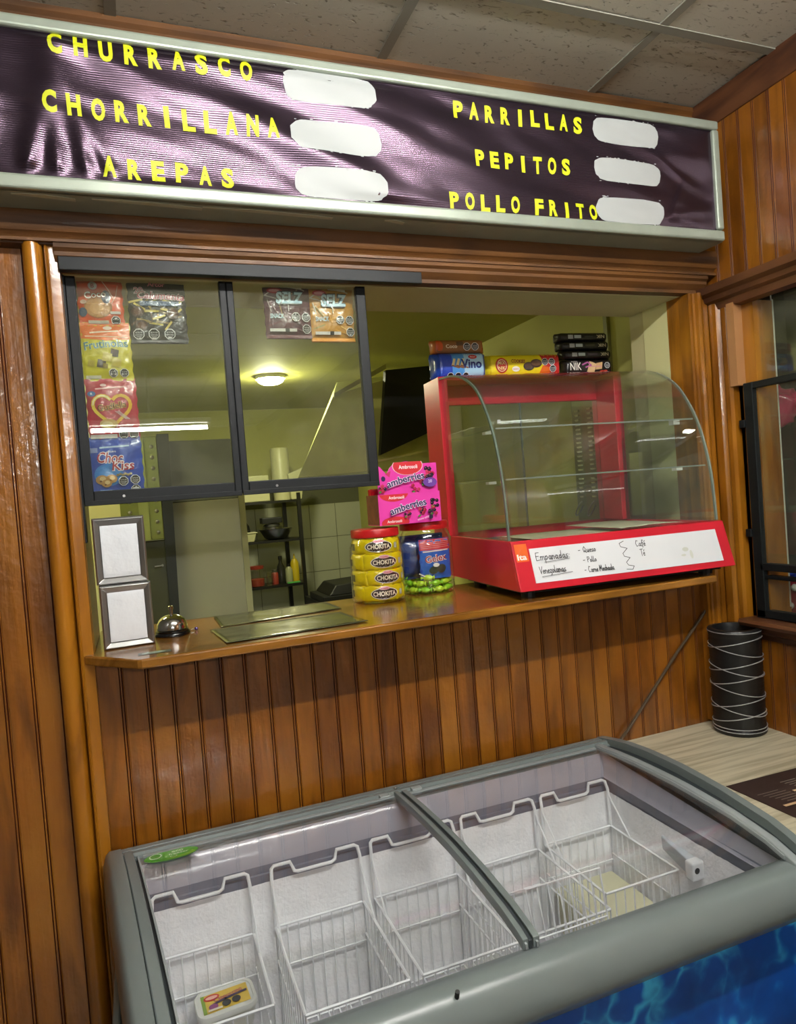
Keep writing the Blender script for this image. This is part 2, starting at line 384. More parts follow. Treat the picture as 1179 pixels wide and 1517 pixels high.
GRIDM = simple('ceiling_grid_metal', '#8f8d80', .6)
tm = {}
for i in range(len(xs)-1):
    for j in range(len(ys)-1):
        x0, x1 = xs[i]+.009, min(xs[i+1]-.009, XR); y1, y0 = min(ys[j]-.009, YW), ys[j+1]+.009
        if x1 <= x0 or y1 <= y0: continue
        k = (round(x1-x0, 3), round(y1-y0, 3))
        if k not in tm: tm[k] = B((0, 0, 0), (k[0], k[1], .012)).mesh('ceiling_tile', TILEM)
        dz = .004 if (i, j) == (7, 0) else (.002 if (i+j) % 2 else 0)
        o = bpy.data.objects.new('ceiling_tile', tm[k]); COL.objects.link(o); o.parent = ceil; o.location = (x0, y0, ZC+dz)
x = xs[-1]+.0
for X in xs:
    if X < XR: B((X-.012, -6, ZC-.003), (X+.012, YW, ZC+.001)).build('grid_bar', GRIDM, ceil)
for Y in ys:
    if Y < YW: B((-3, Y-.012, ZC-.004), (XR, Y+.012, ZC-.001)).build('grid_bar', GRIDM, ceil)

# back wall (front face y = YW), opening x -.105..1.50, z 1.183..2.0
OX0, OX1, OZ0, OZ1, YB = -.106, 1.538, 1.183, 2.0, 1.83
wb = MB(); wb.box((-3.2, YW+.012, 0), (OX0, YB, ZC+.02)); wb.box((OX1, YW+.012, 0), (XR+.15, YB, ZC+.02)); wb.box((OX0, YW+.012, 0), (OX1, YB, OZ0)); wb.box((OX0, YW+.012, OZ1), (OX1, YB, ZC+.02))
wall = structure(wb.build('wall_back', CREAMS))
x = -.105
for k in range(33): planks(wall, (x+PW*k, YW, 0), PW, OZ0)                                  # below the counter
for k in range(26): planks(wall, (-.2005-PW*(k+1)+.0335, YW, 0), PW, ZC-.05)                  # left of the opening
for k in range(28): planks(wall, (-.105+.0522*k if False else -.14+.0632*k, YW, 2.115), .0632, ZC-2.115)  # above the opening
# right wall (face x = XR): panelled above the window header, below the sill
wr = MB(); wr.box((XR+.012, 1.50, 0), (XR+.07, YB, ZC+.02)); wr.box((XR+.012, .2, 1.985), (XR+.07, 1.50, ZC+.02)); wr.box((XR+.012, .2, 0), (XR+.07, 1.50, 1.03)); wr.box((XR+.012, -6.2, 0), (XR+.07, .2, ZC+.02))
wallr = structure(wr.build('wall_right', WOODT))
for k in range(33):
    y = 1.5925-.0485*k
    if y-.0485 < 0: break
    planks(wallr, (XR, y, 1.98), .0485, ZC-1.98, -pi/2)
    planks(wallr, (XR, y, 0), .0485, 1.0, -pi/2)
PLN = simple('shop_wall_paint', '#b9a98c', .7)
structure(B((-3.25, -6.2, 0), (-3.2, YB, ZC)).build('wall_left', PLN))
structure(B((-3.2, -6.25, 0), (XR+.07, -6.2, ZC)).build('wall_front', PLN))

# mouldings -----------------------------------------------------------
def mould_x(name, x0, x1, prof, mat, kind=True, lab=None):  # prof: list of (y, z)
    m = MB(); m.sweep([[(x0, y, z) for y, z in prof], [(x1, y, z) for y, z in prof]]); o = m.build(name, mat, smooth=True, angle=30)
    return structure(o)
def mould_z(name, z0, z1, prof, mat):  # prof (x, y)
    m = MB(); m.sweep([[(x, y, z0) for x, y in prof], [(x, y, z1) for x, y in prof]]); return structure(m.build(name, mat, smooth=True, angle=30))
def mould_y(name, y0, y1, prof, mat):  # prof (x, z)
    m = MB(); m.sweep([[(x, y0, z) for x, z in prof], [(x, y1, z) for x, z in prof]]); return structure(m.build(name, mat, smooth=True, angle=30))
# header above the opening: two stacked moulding profiles
def arc(cx, cy, r, a0, a1, n=6): return [(cx+r*cos(math.radians(a0+(a1-a0)*i/n)), cy+r*sin(math.radians(a0+(a1-a0)*i/n))) for i in range(n+1)]
hp = [(1.613, 2.118), (1.553, 2.118), (1.548, 2.108)]+[(1.548+.012*(1-cos(a)), 2.098-.03*sin(a)) for a in (0, .4, .8, 1.2, 1.57)]+[(1.565, 2.062), (1.556, 2.056), (1.556, 2.050), (1.613, 2.050)]
mould_x('trim_1', -.30, 1.628, hp, WOODH)
hp2 = [(1.62, 2.051), (1.560, 2.051), (1.558, 2.040), (1.566, 2.034), (1.566, 2.026), (1.574, 2.018), (1.580, 2.012), (1.580, 2.003), (1.62, 2.003)]
mould_x('trim_2', -.112, 1.60, hp2, WOODH)
mould_x('trim_3', -.56, -.112, [(1.613, 2.051), (1.570, 2.051), (1.575, 2.030), (1.585, 2.022), (1.613, 2.022)] if False else [(1.612, 2.055), (1.566, 2.055), (1.566, 2.047), (1.612, 2.047)], WOODH)
# left casing: half round + flat with quirk, runs to the floor
cl = [(-.172, 1.612), (-.172, 1.588)]+[(-.153+.019*cos(a), 1.583-.024*sin(a)) for a in [pi*(1-i/8) for i in range(9)]][1:]+[(-.133, 1.588), (-.130, 1.572), (-.127, 1.570), (-.124, 1.575), (-.121, 1.575), (-.105, 1.578), (-.104, 1.612)]
mould_z('trim_4', 0, 2.050, cl, WOODT)
mould_x('trim_5', -.106, 0, [(1.6, 1.0), (1.6, 1.0), (1.6, 1.0)], WOODT) if False else None
# left jamb lining, right jamb lining
structure(B((-.116, 1.602, OZ0+.02), (-.104, YB, 2.0)).build('trim_5', WOODT))
structure(B((1.5350, 1.6125, OZ0+.02), (1.5375, 1.660, 2.0)).build('trim_6', WOODT))
cr_ = [(1.5348, 1.6122), (1.5348, 1.573), (1.544, 1.573), (1.547, 1.581), (1.550, 1.573), (1.556, 1.571), (1.559, 1.562), (1.568, 1.560), (1.577, 1.564), (1.580, 1.578), (1.584, 1.580), (1.588, 1.573), (1.604, 1.573), (1.607, 1.581), (1.625, 1.583), (1.63, 1.612)]
mould_z('trim_7', .752, 2.0, cr_, WOODT)
# casing on the right wall between the corner and the window
cw = [(1.642, 1.598), (1.618, 1.598), (1.616, 1.590), (1.620, 1.586), (1.616, 1.580), (1.608, 1.574), (1.606, 1.560), (1.608, 1.548), (1.615, 1.544), (1.618, 1.540), (1.614, 1.534), (1.614, 1.520), (1.620, 1.512), (1.642, 1.512)]
mould_z('trim_8', .752, 1.985, cw, WOODT)
structure(B((1.612, 1.488, 1.72), (1.645, 1.514, 1.985)).build('trim_9', simple('worn_pink_wood', '#a5764a', .4)))
# crown at the ceiling
mould_x('trim_10', -3.2, XR, [(1.612, ZC), (1.585, ZC), (1.585, ZC-.012), (1.592, ZC-.02), (1.592, ZC-.062), (1.612, ZC-.062)], WOODH)
mould_y('trim_11', -6.2, 1.60, [(XR+.012, ZC), (XR-.02, ZC), (XR-.02, ZC-.016), (XR-.006, ZC-.05), (XR-.004, ZC-.075), (XR+.012, ZC-.08)], WOODR)
# header and sill of the right window
mould_y('trim_12', .2, 1.598, [(XR+.012, 2.012), (XR-.058, 2.012), (XR-.056, 1.992), (XR-.040, 1.984), (XR-.036, 1.972), (XR-.022, 1.966), (XR-.016, 1.948), (XR+.012, 1.945)], WOODR)
mould_y('trim_13', .2, 1.505, [(XR+.07, 1.06), (XR-.05, 1.06), (XR-.056, 1.052), (XR-.05, 1.042), (XR-.03, 1.038), (XR-.028, 1.022), (XR-.012, 1.014), (XR-.008, 1.0), (XR+.012, .995)], WOODR)

# right window (black aluminium frame, dark room behind) --------------
w2 = MB(); YJ = 1.485
w2.box((XR-.004, YJ-.030, 1.06), (XR+.022, YJ, 1.724)); w2.box((XR-.002, .2, 1.706), (XR+.022, YJ, 1.724))
w2.box((XR-.004, .2, 1.196), (XR+.022, YJ-.02, 1.216)); w2.box((XR+.0, .2, 1.172), (XR+.026, YJ-.02, 1.182)); w2.box((XR-.004, .2, 1.062), (XR+.022, YJ, 1.084))
win2 = structure(w2.build('window_2', BLK, bevel=.002))
for z in (1.60, 1.29): B((XR-.010, YJ-.002, z), (XR+.006, YJ+.016, z+.022)).build('hinge', BLK, win2, bevel=.002)
B((XR+.008, .2, 1.216), (XR+.012, YJ-.03, 1.706)).build('pane', GLS, win2)
B((XR+.008, .2, 1.084), (XR+.012, YJ-.03, 1.172)).build('pane', GLS, win2)
B((XR+.028, .2, 1.724), (XR+.032, YJ+.01, 1.95)).build('pane', GLS, win2)
B((XR+.056, 1.4250, 1.09), (XR+.060, 1.4265, 1.945)).build('glass_edge', simple('pale_glass_edge', '#c9cbbf', .3), win2)
DARKR = simple('dark_room_wall', '#1d1b16', .8, var=.2)
structure(B((XR+.012, 1.45, 1.06), (XR+.09, 1.52, 1.95)).build('trim_14', WOODT))
structure(B((3.1, .0, 0), (3.15, 2.6, ZC)).build('wall_far_right', DARKR))
structure(B((XR+.07, 2.55, 0), (3.1, 2.6, ZC)).build('wall_far_back', DARKR))

# ------------------------------------------------------------------ serving window
FY0, FY1 = 1.616, 1.640
wm = MB(); wm.box((-.116, 1.590, 2.019), (.702, 1.648, 2.038)); wm.box((-.116, 1.592, 2.006), (.702, 1.598, 2.02)); wm.box((-.116, FY0-.004, 1.434), (-.100, FY1+.004, 2.02)); wm.box((-.106, 1.566, 1.997), (.700, 1.5795, 2.025)); wm.box((-.106, 1.5795, 1.999), (.700, 1.592, 2.003))
win1 = structure(wm.build('window_1', BLK, bevel=.0015))
def sash(x0, x1, lw, rw, y):
    m = MB(); m.box((x0, y, 1.517), (x0+lw, y+.018, 2.022)); m.box((x1-rw, y, 1.517), (x1, y+.018, 2.022)); m.box((x0+lw, y, 2.010), (x1-rw, y+.018, 2.022)); m.box((x0+lw, y, 1.517), (x1-rw, y+.018, 1.543))
    s = m.build('sash', BLK, win1, bevel=.002)
    B((x0+lw-.004, y+.006, 1.54), (x1-rw+.004, y+.010, 2.013)).build('pane', GLS, s)
    MB().box((x0+.001, y-.003, 1.512), (x1-.001, y+.002, 1.517+.006)).build('bottom_rail', BLK, s, bevel=.001)
    MB().tube([(x0+.08, y-.001, 1.529), (x0+.08, y-.003, 1.529)], .003, 8).build('screw', STEEL, s)
sash(-.100, .2335, .020, .016, FY0); sash(.2335, .568, .016, .024, FY0)

# ------------------------------------------------------------------ counter
ct = [(-.124, 1.573), (-.020, 1.453), (-.012, 1.449), (1.452, 1.449), (1.458, 1.456), (1.458, 1.572), (1.534, 1.572), (1.534, 1.885), (-.106, 1.885), (-.106, 1.60)]
cnt = thing('serving_counter', 'varnished wooden serving counter top with a clipped left corner below the opening', 'counter')
MB().prism(ct, 1.183, 1.203).build('worktop', WOODC, cnt, bevel=.004)
cs = Art(); cs.ell(.012, 1.506, .030, .016, '#3a3f3a', n=20); cs.ell(.008, 1.506, .020, .010, '#b9c6b4', n=18)
cs = Art(); cs.rect(-.018, 1.488, .046, 1.514, '#4b554b'); cs.ell(.012, 1.501, .024, .009, '#b8c8b8'); cs.ell(.012, 1.501, .012, .004, '#8ba08c')
stk = cs.build('counter_sticker', lambda x, y, h: (x, y, 1.2033+h), PRINT, None); tag(stk, 'small grey sticker with a pale oval on the counter in front of the napkin dispensers', 'sticker')
LAMG = simple('dark_laminated_sheet', '#4a4c30', .2, coat=.8, bump=1.0, bscale=11, var=.4, vscale=22)
def sheet(name, pts, z, lab):
    m = MB(); nx, ny = 24, 12; a, b, c, d = [Vector(p) for p in pts]
    def fn(u, v):
        p = (a*(1-u)+b*u)*(1-v)+(d*(1-u)+c*u)*v; return (p.x, p.y, z+.0012*noise.noise(Vector((p.x*22, p.y*22, 3)))+.0012)
    m.grid(fn, nx, ny); o = m.build(name, LAMG, solid=.0008, smooth=True); return tag(o, lab, 'sheet', 'dark glossy sheets taped on the counter')
sheet('laminated_sheet', [(.168, 1.686), (.476, 1.724), (.470, 1.86), (.168, 1.866)], 1.204, 'dark glossy olive sheet on the counter, the one nearer the kitchen')
sheet('laminated_sheet', [(.156, 1.478), (.474, 1.500), (.456, 1.664), (.14, 1.668)], 1.2045, 'dark glossy olive sheet on the counter, the one nearer the front edge')

# ------------------------------------------------------------------ desk on the right
tb = thing('side_table', 'pale wood laminate table standing in the corner right of the freezer', 'table', (1.38, 1.1, 0))
B((1.150-1.38, .30-1.1, .722), (1.629-1.38, 1.600-1.1, .746)).build('tabletop', LAM, tb, bevel=.0015)
for sx in (1.175, 1.60):
    for sy in (.34, 1.56): B((sx-.02-1.38, sy-.02-1.1, 0), (sx+.02-1.38, sy+.02-1.1, .722)).build('leg', FRZD, tb, bevel=.002)
# menu sheet
a = Art(.0001); mw, mh = .40, .20
a.rect(0, 0, mw, mh, '#33241f'); rnd = random.Random(3)
a.ell(.275, .085, .062, .05, '#4a3628'); a.ell(.275, .085, .062, .05, '#7c6a48', w=.06)
a.ell(.30, .05, .05, .028, '#7a3f22'); a.ell(.33, .09, .035, .02, '#8a4a2a'); a.ell(.29, .055, .02, .012, '#a8653a')
def txtline(x, y, w, c): a.rect(x, y, x+w, y+.0016, c)
for k in range(6): txtline(.02+.006*k, .130-.010*k, .055+.02*rnd.random(), '#8d8277')
for k in range(7): txtline(.115+.004*k, .155-.009*k, .045+.02*rnd.random(), '#a89f92')
for k in range(6): txtline(.215+.004*k, .185-.008*k, .06+.03*rnd.random(), '#8d8277')
a.rect(.022, .060, .060, .068, '#d9b58a'); a.rect(.10, .105, .135, .112, '#e3c9a0'); a.rect(.18, .150, .225, .158, '#dcc38f'); a.rect(.235, .140, .275, .147, '#dcc38f')
a.rect(.15, .010, .20, .017, '#d3b489'); a.rect(.22, .007, .26, .013, '#d3b489')
mrz = math.radians(0); mo = Vector((1.237, 1.248))
men = thing('menu_placemat', 'dark brown printed menu sheet lying flat on the pale table', 'menu')
ux, uy = Vector((.216, -.008)).normalized(), Vector((.003, -.182)).normalized()
def menufn(x, y, h): p = mo+ux*x+uy*(mh-y); return (p.x, p.y, .7475+h)
MB().hexa([menufn(0,0,-.0006), menufn(mw,0,-.0006), menufn(mw,mh,-.0006), menufn(0,mh,-.0006), menufn(0,0,0), menufn(mw,0,0), menufn(mw,mh,0), menufn(0,mh,0)]).build('sheet', simple('brown_card', '#33241f', .5), men)
a.build('printed_menu', menufn, PRINTF, men, maxlen=0)

# black wire wrapped vase
vs = thing('cylinder_vase', 'tall black cylinder vase wrapped in silver wire, in the corner on the table', 'vase', (1.553, 1.500, .746))
R_ = .069; H_ = .295
pr = [(R_-.004, 0), (R_, .003), (R_, .012), (R_-.001, .016)]
for k in range(30): z = .018+.26*k/30; pr += [(R_-.0022, z), (R_-.0008, z+.0043)]
pr += [(R_+.001, .281), (R_+.001, .293), (R_-.002, H_), (R_-.011, H_), (R_-.013, .285), (R_-.013, .02), (0, .02)]
MB().lathe(pr, n=48).build('body', simple('black_ribbed', '#141414', .4), vs, smooth=True, angle=70)
SIL = simple('silver_wire', '#c6c8ca', .35, .6)
def helix(z0, z1, turns, r, ph=0, n=90): return [(r*cos(ph+2*pi*turns*i/n), r*sin(ph+2*pi*turns*i/n), z0+(z1-z0)*i/n) for i in range(n+1)]
zz = .255
for k in range(5):
    pts = []
    for i in range(37):
        t = i/36; ang = 2*pi*t+math.radians(20*k)
        pts.append(((R_+.0008)*cos(ang), (R_+.0008)*sin(ang), zz-.052*k+.016*cos(ang+math.radians(60))+(-.012 if k % 2 else 0)))
    MB().tube(pts[:-1], .0014, 5, closed=True).build('wire', SIL, vs, smooth=True)
for k in range(4):
    pts = []
    for i in range(36):
        ang = 2*pi*i/36; pts.append(((R_+.0010)*cos(ang), (R_+.0010)*sin(ang), .235-.055*k-.017*cos(ang+math.radians(55))))
    MB().tube(pts, .0013, 5, closed=True).build('wire', SIL, vs, smooth=True)
for z in (.012, .021, .288): MB().tube([((R_+.0012)*cos(2*pi*i/36), (R_+.0012)*sin(2*pi*i/36), z) for i in range(36)], .0012, 5, closed=True).build('wire', SIL, vs, smooth=True)

# power cord hanging from the display case down behind the freezer
cpts = [(1.592, 1.592, 1.176), (1.588, 1.588, 1.14), (1.560, 1.586, 1.10), (1.515, 1.586, 1.055), (1.474, 1.587, 1.015), (1.43, 1.588, .975), (1.36, 1.588, .905), (1.30, 1.588, .845), (1.237, 1.588, .782), (1.21, 1.590, .757), (1.175, 1.588, .752), (1.142, 1.580, .735), (1.136, 1.575, .66)]
tag(MB().tube(cpts, .0042, 8).build('power_cord', simple('brown_cord', '#4a3c2a', .35), smooth=True), 'thin dark power cord hanging diagonally across the panelling right of the freezer', 'cord')

# ------------------------------------------------------------------ sign box
sg = thing('sign_box', 'long grey metal sign box with a dark menu banner above the opening', 'sign', (0, 0, 0))
SX0, SX1, SY, SZ0, SZ1 = -1.25, 1.562, 1.452, 2.109, 2.432
m = MB(); m.box((SX0, SY+.012, SZ0), (SX1, YW-.001, SZ0+.006)); m.box((SX0, SY+.012, SZ1-.006), (SX1, YW-.001, SZ1)); m.box((SX1-.006, SY+.012, SZ0+.006), (SX1, YW-.001, SZ1-.006)); m.box((SX0, SY+.012, SZ0+.006), (SX0+.006, YW-.001, SZ1-.006)); m.box((SX0, YW-.012, SZ0+.006), (SX1, YW-.001, SZ1-.006))
m.build('casing', ALU, sg)
def bar(a, b, n): return MB().box(a, b).build(n, ALU, sg, bevel=.006, seg=3)
bar((SX0, SY, SZ0), (SX1, SY+.022, SZ0+.028), 'frame_bar'); bar((SX0, SY, SZ1-.024), (SX1, SY+.022, SZ1), 'frame_bar')
bar((SX1-.022, SY, SZ0+.030), (SX1, SY+.022, SZ1-.024), 'frame_bar'); bar((SX0, SY, SZ0+.03), (SX0+.022, SY+.022, SZ1-.024), 'frame_bar')
# peeled strips of tape under the box
tp = MB(); 
for (x0, x1) in ((-.17, -.06), (-.03, .18), (.18, .46), (.58, .63)):
    n = 10; up_ = [(x0+(x1-x0)*i/n, SY+.030+.014*i/n) for i in range(n+1)]; lo_ = [(x0+(x1-x0)*i/n, SY+.026+.006*i/n-.006*sin(pi*i/n)) for i in range(n+1)]
    tp.prism(up_+lo_[::-1], SZ0-.0012, SZ0-.0004)
tp.build('tape', simple('yellowed_tape', '#b9b8a0', .4), sg)
BX0, BX1, BZ0, BZ1 = SX0+.02, SX1-.020, SZ0+.026, SZ1-.022
def foldy(x, z):
    v = (z-BZ0)/(BZ1-BZ0); d = 0
    # diagonal sagging folds running down to the right, plus short pleats pulling from the lower left edge
    for (ax, sl, w, amp) in ((.05, -.33, .030, .0050), (.42, -.30, .045, .0065), (.20, -.62, .05, .0045), (.62, -.22, .035, .004)):
        q = (z-2.36)-sl*(x-ax)*(.9+.25*(x-ax)); d += amp*math.exp(-(q/w)**2)*max(0, min(1, (1.0-abs(x-.35)/1.0)))
    for (px, ang, amp) in ((-.14, .45, .008), (-.085, .05, .007), (-.03, -.25, .007), (.02, -.8, .005), (-.22, .3, .006)):
        t = (z-BZ0); c = px+ang*t*.55; wdt = .010+.10*t; d += amp*math.exp(-((x-c)/wdt)**2)*math.exp(-t/.14)*(t/.03 if t < .03 else 1)
    d += .0045*noise.noise(Vector((x*3.2+z*5, z*6, 1.3)))+.0018*noise.noise(Vector((x*11+z*16, z*20, 4)))
    for (cx, cz, ang) in ((1.42, 2.22, 1.0), (1.38, 2.30, -.5), (1.45, 2.18, .2)):
        q = (x-cx)*sin(ang)-(z-cz)*cos(ang); al = (x-cx)*cos(ang)+(z-cz)*sin(ang); d += .0022*math.exp(-(q/.012)**2-(al/.09)**2)
    e = min(1, (z-BZ0)/.02 if z > BZ0 else 0, (BZ1-z)/.02 if BZ1 > z else 0, (BX1-x)/.03)
    return SY+.010-max(0, e)*d*1.6
BANM, nt, b = base('dark_banner_vinyl')
b.inputs['Base Color'].default_value = (*srgb('#151017'), 1); b.inputs['Roughness'].default_value = .26; b.inputs['Specular IOR Level'].default_value = 1.0
b.inputs['Specular Tint'].default_value = (1.0, .70, .95, 1); b.inputs['IOR'].default_value = 1.47
tc = N(nt, 'ShaderNodeTexCoord'); wv = N(nt, 'ShaderNodeTexWave', Scale=75.0, Distortion=.6, Detail=1.0); wv.bands_direction = 'Z'; nt.links.new(tc.outputs['Object'], wv.inputs[0])
bp = N(nt, 'ShaderNodeBump', Strength=1.0, Distance=.00012); nt.links.new(wv.outputs[1], bp.inputs['Height']); nt.links.new(bp.outputs[0], b.inputs['Normal'])
MB().grid(lambda u, v: (BX0+(BX1-BX0)*u, foldy(BX0+(BX1-BX0)*u, BZ0+(BZ1-BZ0)*v), BZ0+(BZ1-BZ0)*v), 420, 60).build('banner', BANM, sg, smooth=True, angle=180)
Yl = '#c6cc14'; BINK = printmat('banner_ink', .5, .0)
def on_banner(name, a):
    a.clip(BX0, BZ0, BX1, BZ1-.001)
    return a.build(name, lambda x, z, h: (x, foldy(x, z)-.0004-h*.15, z), BINK, sg, maxlen=.010)
def word(t, x0, x1, zb, zt):
    a = Art(.00035); n = len(t); rr = random.Random(len(t)*7); adv = (x1-x0)/(n-.35); h = zt-zb   # letters set one by one, slightly uneven
    for i, ch in enumerate(t):
        w = min(adv*.60, .025); w = w*.42 if ch == 'I' else w
        a.text(ch, x0+adv*(i+.33), zb+(rr.random()-.5)*.004, h, Yl, w=w, bold=.05, rot=(rr.random()-.5)*.06)
    on_banner('lettering', a)['kind'] = 'stuff'
word('CHURRASCO', -.086, .302, 2.370, 2.407); word('CHORRILLANA', -.103, .348, 2.258, 2.295); word('AREPAS', -.008, .248, 2.149, 2.185)
word('PARRILLAS', .764, 1.120, 2.354, 2.389); word('PEPITOS', .810, 1.078, 2.246, 2.281)
word('POLLO', .737, .925, 2.142, 2.176); word('FRITO', .965, 1.153, 2.142, 2.176)
for i, (x0, z0, x1, z1) in enumerate(((.372, 2.339, .562, 2.409), (.382, 2.236, .566, 2.304), (.384, 2.140, .572, 2.203), (1.163, 2.338, 1.352, 2.402), (1.160, 2.240, 1.352, 2.301), (1.160, 2.139, 1.352, 2.202))):
    a = Art(.00035); a.brush(x0, z0, x1, z1, '#adb1af', i+1); on_banner('white_brush_patch', a)

# ================================================================== LIGHTS OF THE SHOP
EM = emit('fluorescent_glow', (1.0, .99, .96), TUBE_STRENGTH); FIX = simple('white_fixture', '#d8d8d0', .5)
def tube_light(name, x0, x1, y, z, lab, em=EM, along='x', group=None, r=.013):
    t = thing(name, lab, 'ceiling light', ((x0+x1)/2, y, z), 0 if along == 'x' else pi/2, group); h = (x1-x0)/2
    MB().tube([(-h, 0, 0), (h, 0, 0)], r, 12).build('tube', em, t, smooth=True)
    B((-h-.02, -.04, .035), (h+.02, .04, .07)).build('housing', FIX, t, bevel=.006)
    for s in (-1, 1): B((s*(h+.004)-.012, -.018, -.016), (s*(h+.004)+.012, .018, .036)).build('lamp_holder', FIX, t, bevel=.003)
    MB().tube([(0, 0, .07), (0, 0, ZC-z)], .01, 8).build('stem', FIX, t)
    return t
tube_light('tube_light', -.26, .57, -2.20, 2.102, 'bare fluorescent tube light hanging low behind the viewer, mirrored in the left pane', r=.015)
tube_light('tube_light', .0, 1.15, .30, 2.47, 'bare fluorescent tube light on the ceiling just in front of the viewer')

# ================================================================== FREEZER
def lerp(a, b, t): return a+(b-a)*t
def interp(tbl, y):
    for (y0, z0), (y1, z1) in zip(tbl, tbl[1:]):
        if y1 <= y <= y0: t = (y0-y)/(y0-y1); t = t; return lerp(z0, z1, t)
    return tbl[0][1] if y > tbl[0][0] else tbl[-1][1]
ZO = [(1.545, .800), (1.50, .810), (1.43, .821), (1.34, .828), (1.25, .829), (1.13, .823), (1.0, .806), (.94, .790), (.90, .768), (.88, .740)]
ZG = [(1.545, .797), (1.50, .799), (1.42, .806), (1.33, .811), (1.2, .813), (1.05, .806), (.96, .792), (.90, .772)]
XL = lambda y: -.108+.058*(1.545-y)/.60
XRt = lambda y: 1.122-.012*(1.545-y)/.60
fz = thing('chest_freezer', 'grey chest freezer with sliding curved glass lids in front of the counter', 'freezer')
ysw = [1.545, 1.52, 1.47, 1.42, 1.36, 1.30, 1.24, 1.18, 1.12, 1.06, 1.0, .96, .93, .905, .89]
def rail(name, xa, xb, ztop, zbot, mat, bevel=.004, ys_=ysw):
    m = MB(); secs = []
    for y in ys_: secs.append([(xa(y), y, zbot(y)), (xb(y), y, zbot(y)), (xb(y), y, ztop(y)), (xa(y), y, ztop(y))])
    m.sweep(secs); return m.build(name, mat, fz, smooth=True, bevel=bevel, angle=50)
zo = lambda y: interp(ZO, y); zg = lambda y: interp(ZG, y)
# left side: outer bulged cheek, gap, inner strip, lid edge
m = MB(); secs = []
for y in ysw:
    x = XL(y); z = zo(y); secs.append([(x-.004, y, z-.16), (x-.014, y, z-.07), (x-.012, y, z-.030), (x-.006, y, z-.008), (x+.002, y, z), (x+.024, y, z), (x+.024, y, z-.02), (x+.045, y, z-.16)])
m.sweep(secs); m.build('side_frame', FRZ, fz, smooth=True, angle=50)
rail('side_strip', lambda y: XL(y)+.0255, lambda y: XL(y)+.044, lambda y: zo(y)-.003, lambda y: zo(y)-.05, FRZ, .002, ysw[1:-1])
rail('lid_track', lambda y: XL(y)+.0445, lambda y: XL(y)+.052, lambda y: zg(y)-.006, lambda y: zg(y)-.05, FRZD, .001, ysw[1:-1])
# right side
m = MB(); secs = []
for y in ysw:
    x = XRt(y); z = zo(y); secs.append([(x+.004, y, z-.16), (x+.006, y, z-.06), (x+.004, y, z-.012), (x-.003, y, z), (x-.022, y, z), (x-.023, y, z-.02), (x-.04, y, z-.16)])
m.sweep(secs); m.build('side_frame', FRZ, fz, smooth=True, angle=50)
rail('side_gap', lambda y: XRt(y)-.044, lambda y: XRt(y)-.0235, lambda y: zo(y)-.017, lambda y: zo(y)-.05, FRZD, .001, ysw[1:-1])
rail('side_strip', lambda y: XRt(y)-.062, lambda y: XRt(y)-.044, lambda y: zg(y)+.003, lambda y: zg(y)-.010, FRZL, .002, ysw[1:-1])
# rear bar and front bar
m = MB(); pr_ = [(1.546, .64), (1.546, .792), (1.541, .800), (1.522, .802), (1.520, .797), (1.514, .797), (1.512, .804), (1.500, .805), (1.497, .799), (1.488, .797), (1.486, .78), (1.50, .64)]
m.sweep([[(x, y, z) for y, z in pr_] for x in (XL(1.54)+.004, XRt(1.54)-.004)]); m.build('rear_frame', FRZ, fz, smooth=True, angle=30)
fb = [(.930, .66), (.955, .70), (.958, .755), (.940, .768), (.926, .772), (.910, .772), (.896, .766), (.884, .752), (.877, .735), (.875, .718), (.880, .705), (.890, .694), (.905, .680), (.918, .664)]
m = MB(); m.sweep([[(x, y, z) for y, z in fb] for x in (XL(.9)-.016, 0, .5, XRt(.9)+.006)]); m.build('front_frame', FRZ, fz, smooth=True, angle=60)
# body and printed panel
m = MB()
m.box((-.098, .925, .10), (-.085, 1.535, .70)); m.box((1.095, .925, .10), (1.108, 1.535, .70)); m.box((-.085, 1.522, .10), (1.095, 1.535, .70)); m.box((-.085, .925, .10), (1.095, .938, .70)); m.box((-.085, .938, .10), (1.095, 1.522, .113))
m.build('body', FRZ, fz, bevel=.004)
B((-.07, .94, .05), (1.08, 1.52, .10)).build('base', FRZD, fz)
for sx in (-.03, 1.03):
    for sy in (.99, 1.46): MB().tube([(sx-.012, sy, .025), (sx+.012, sy, .025)], .025, 12).build('caster', BLACKR, fz, smooth=True)
WAT, nt, b = base('blue_water_print'); b.inputs['Roughness'].default_value = .3; Lk = nt.links
tc = N(nt, 'ShaderNodeTexCoord'); n1 = N(nt, 'ShaderNodeTexNoise', Scale=5.0, Detail=3.0); Lk.new(tc.outputs['Object'], n1.inputs[0])
vm = N(nt, 'ShaderNodeVectorMath', operation='MULTIPLY_ADD'); vm.inputs[1].default_value = (.6, .6, .6); Lk.new(n1.outputs['Color'], vm.inputs[0]); Lk.new(tc.outputs['Object'], vm.inputs[2])
vo = N(nt, 'ShaderNodeTexVoronoi', Scale=6.5, feature='SMOOTH_F1'); vo.inputs['Smoothness'].default_value = .25; Lk.new(vm.outputs[0], vo.inputs['Vector'])
vo2 = N(nt, 'ShaderNodeTexVoronoi', Scale=6.5, feature='DISTANCE_TO_EDGE'); Lk.new(vm.outputs[0], vo2.inputs['Vector'])
r1 = N(nt, 'ShaderNodeMapRange'); r1.inputs[1].default_value = 0; r1.inputs[2].default_value = .13; r1.inputs[3].default_value = 1.0; r1.inputs[4].default_value = 0; Lk.new(vo2.outputs['Distance'], r1.inputs[0])
n2 = N(nt, 'ShaderNodeTexNoise', Scale=7.0, Detail=5.0); Lk.new(tc.outputs['Object'], n2.inputs[0])
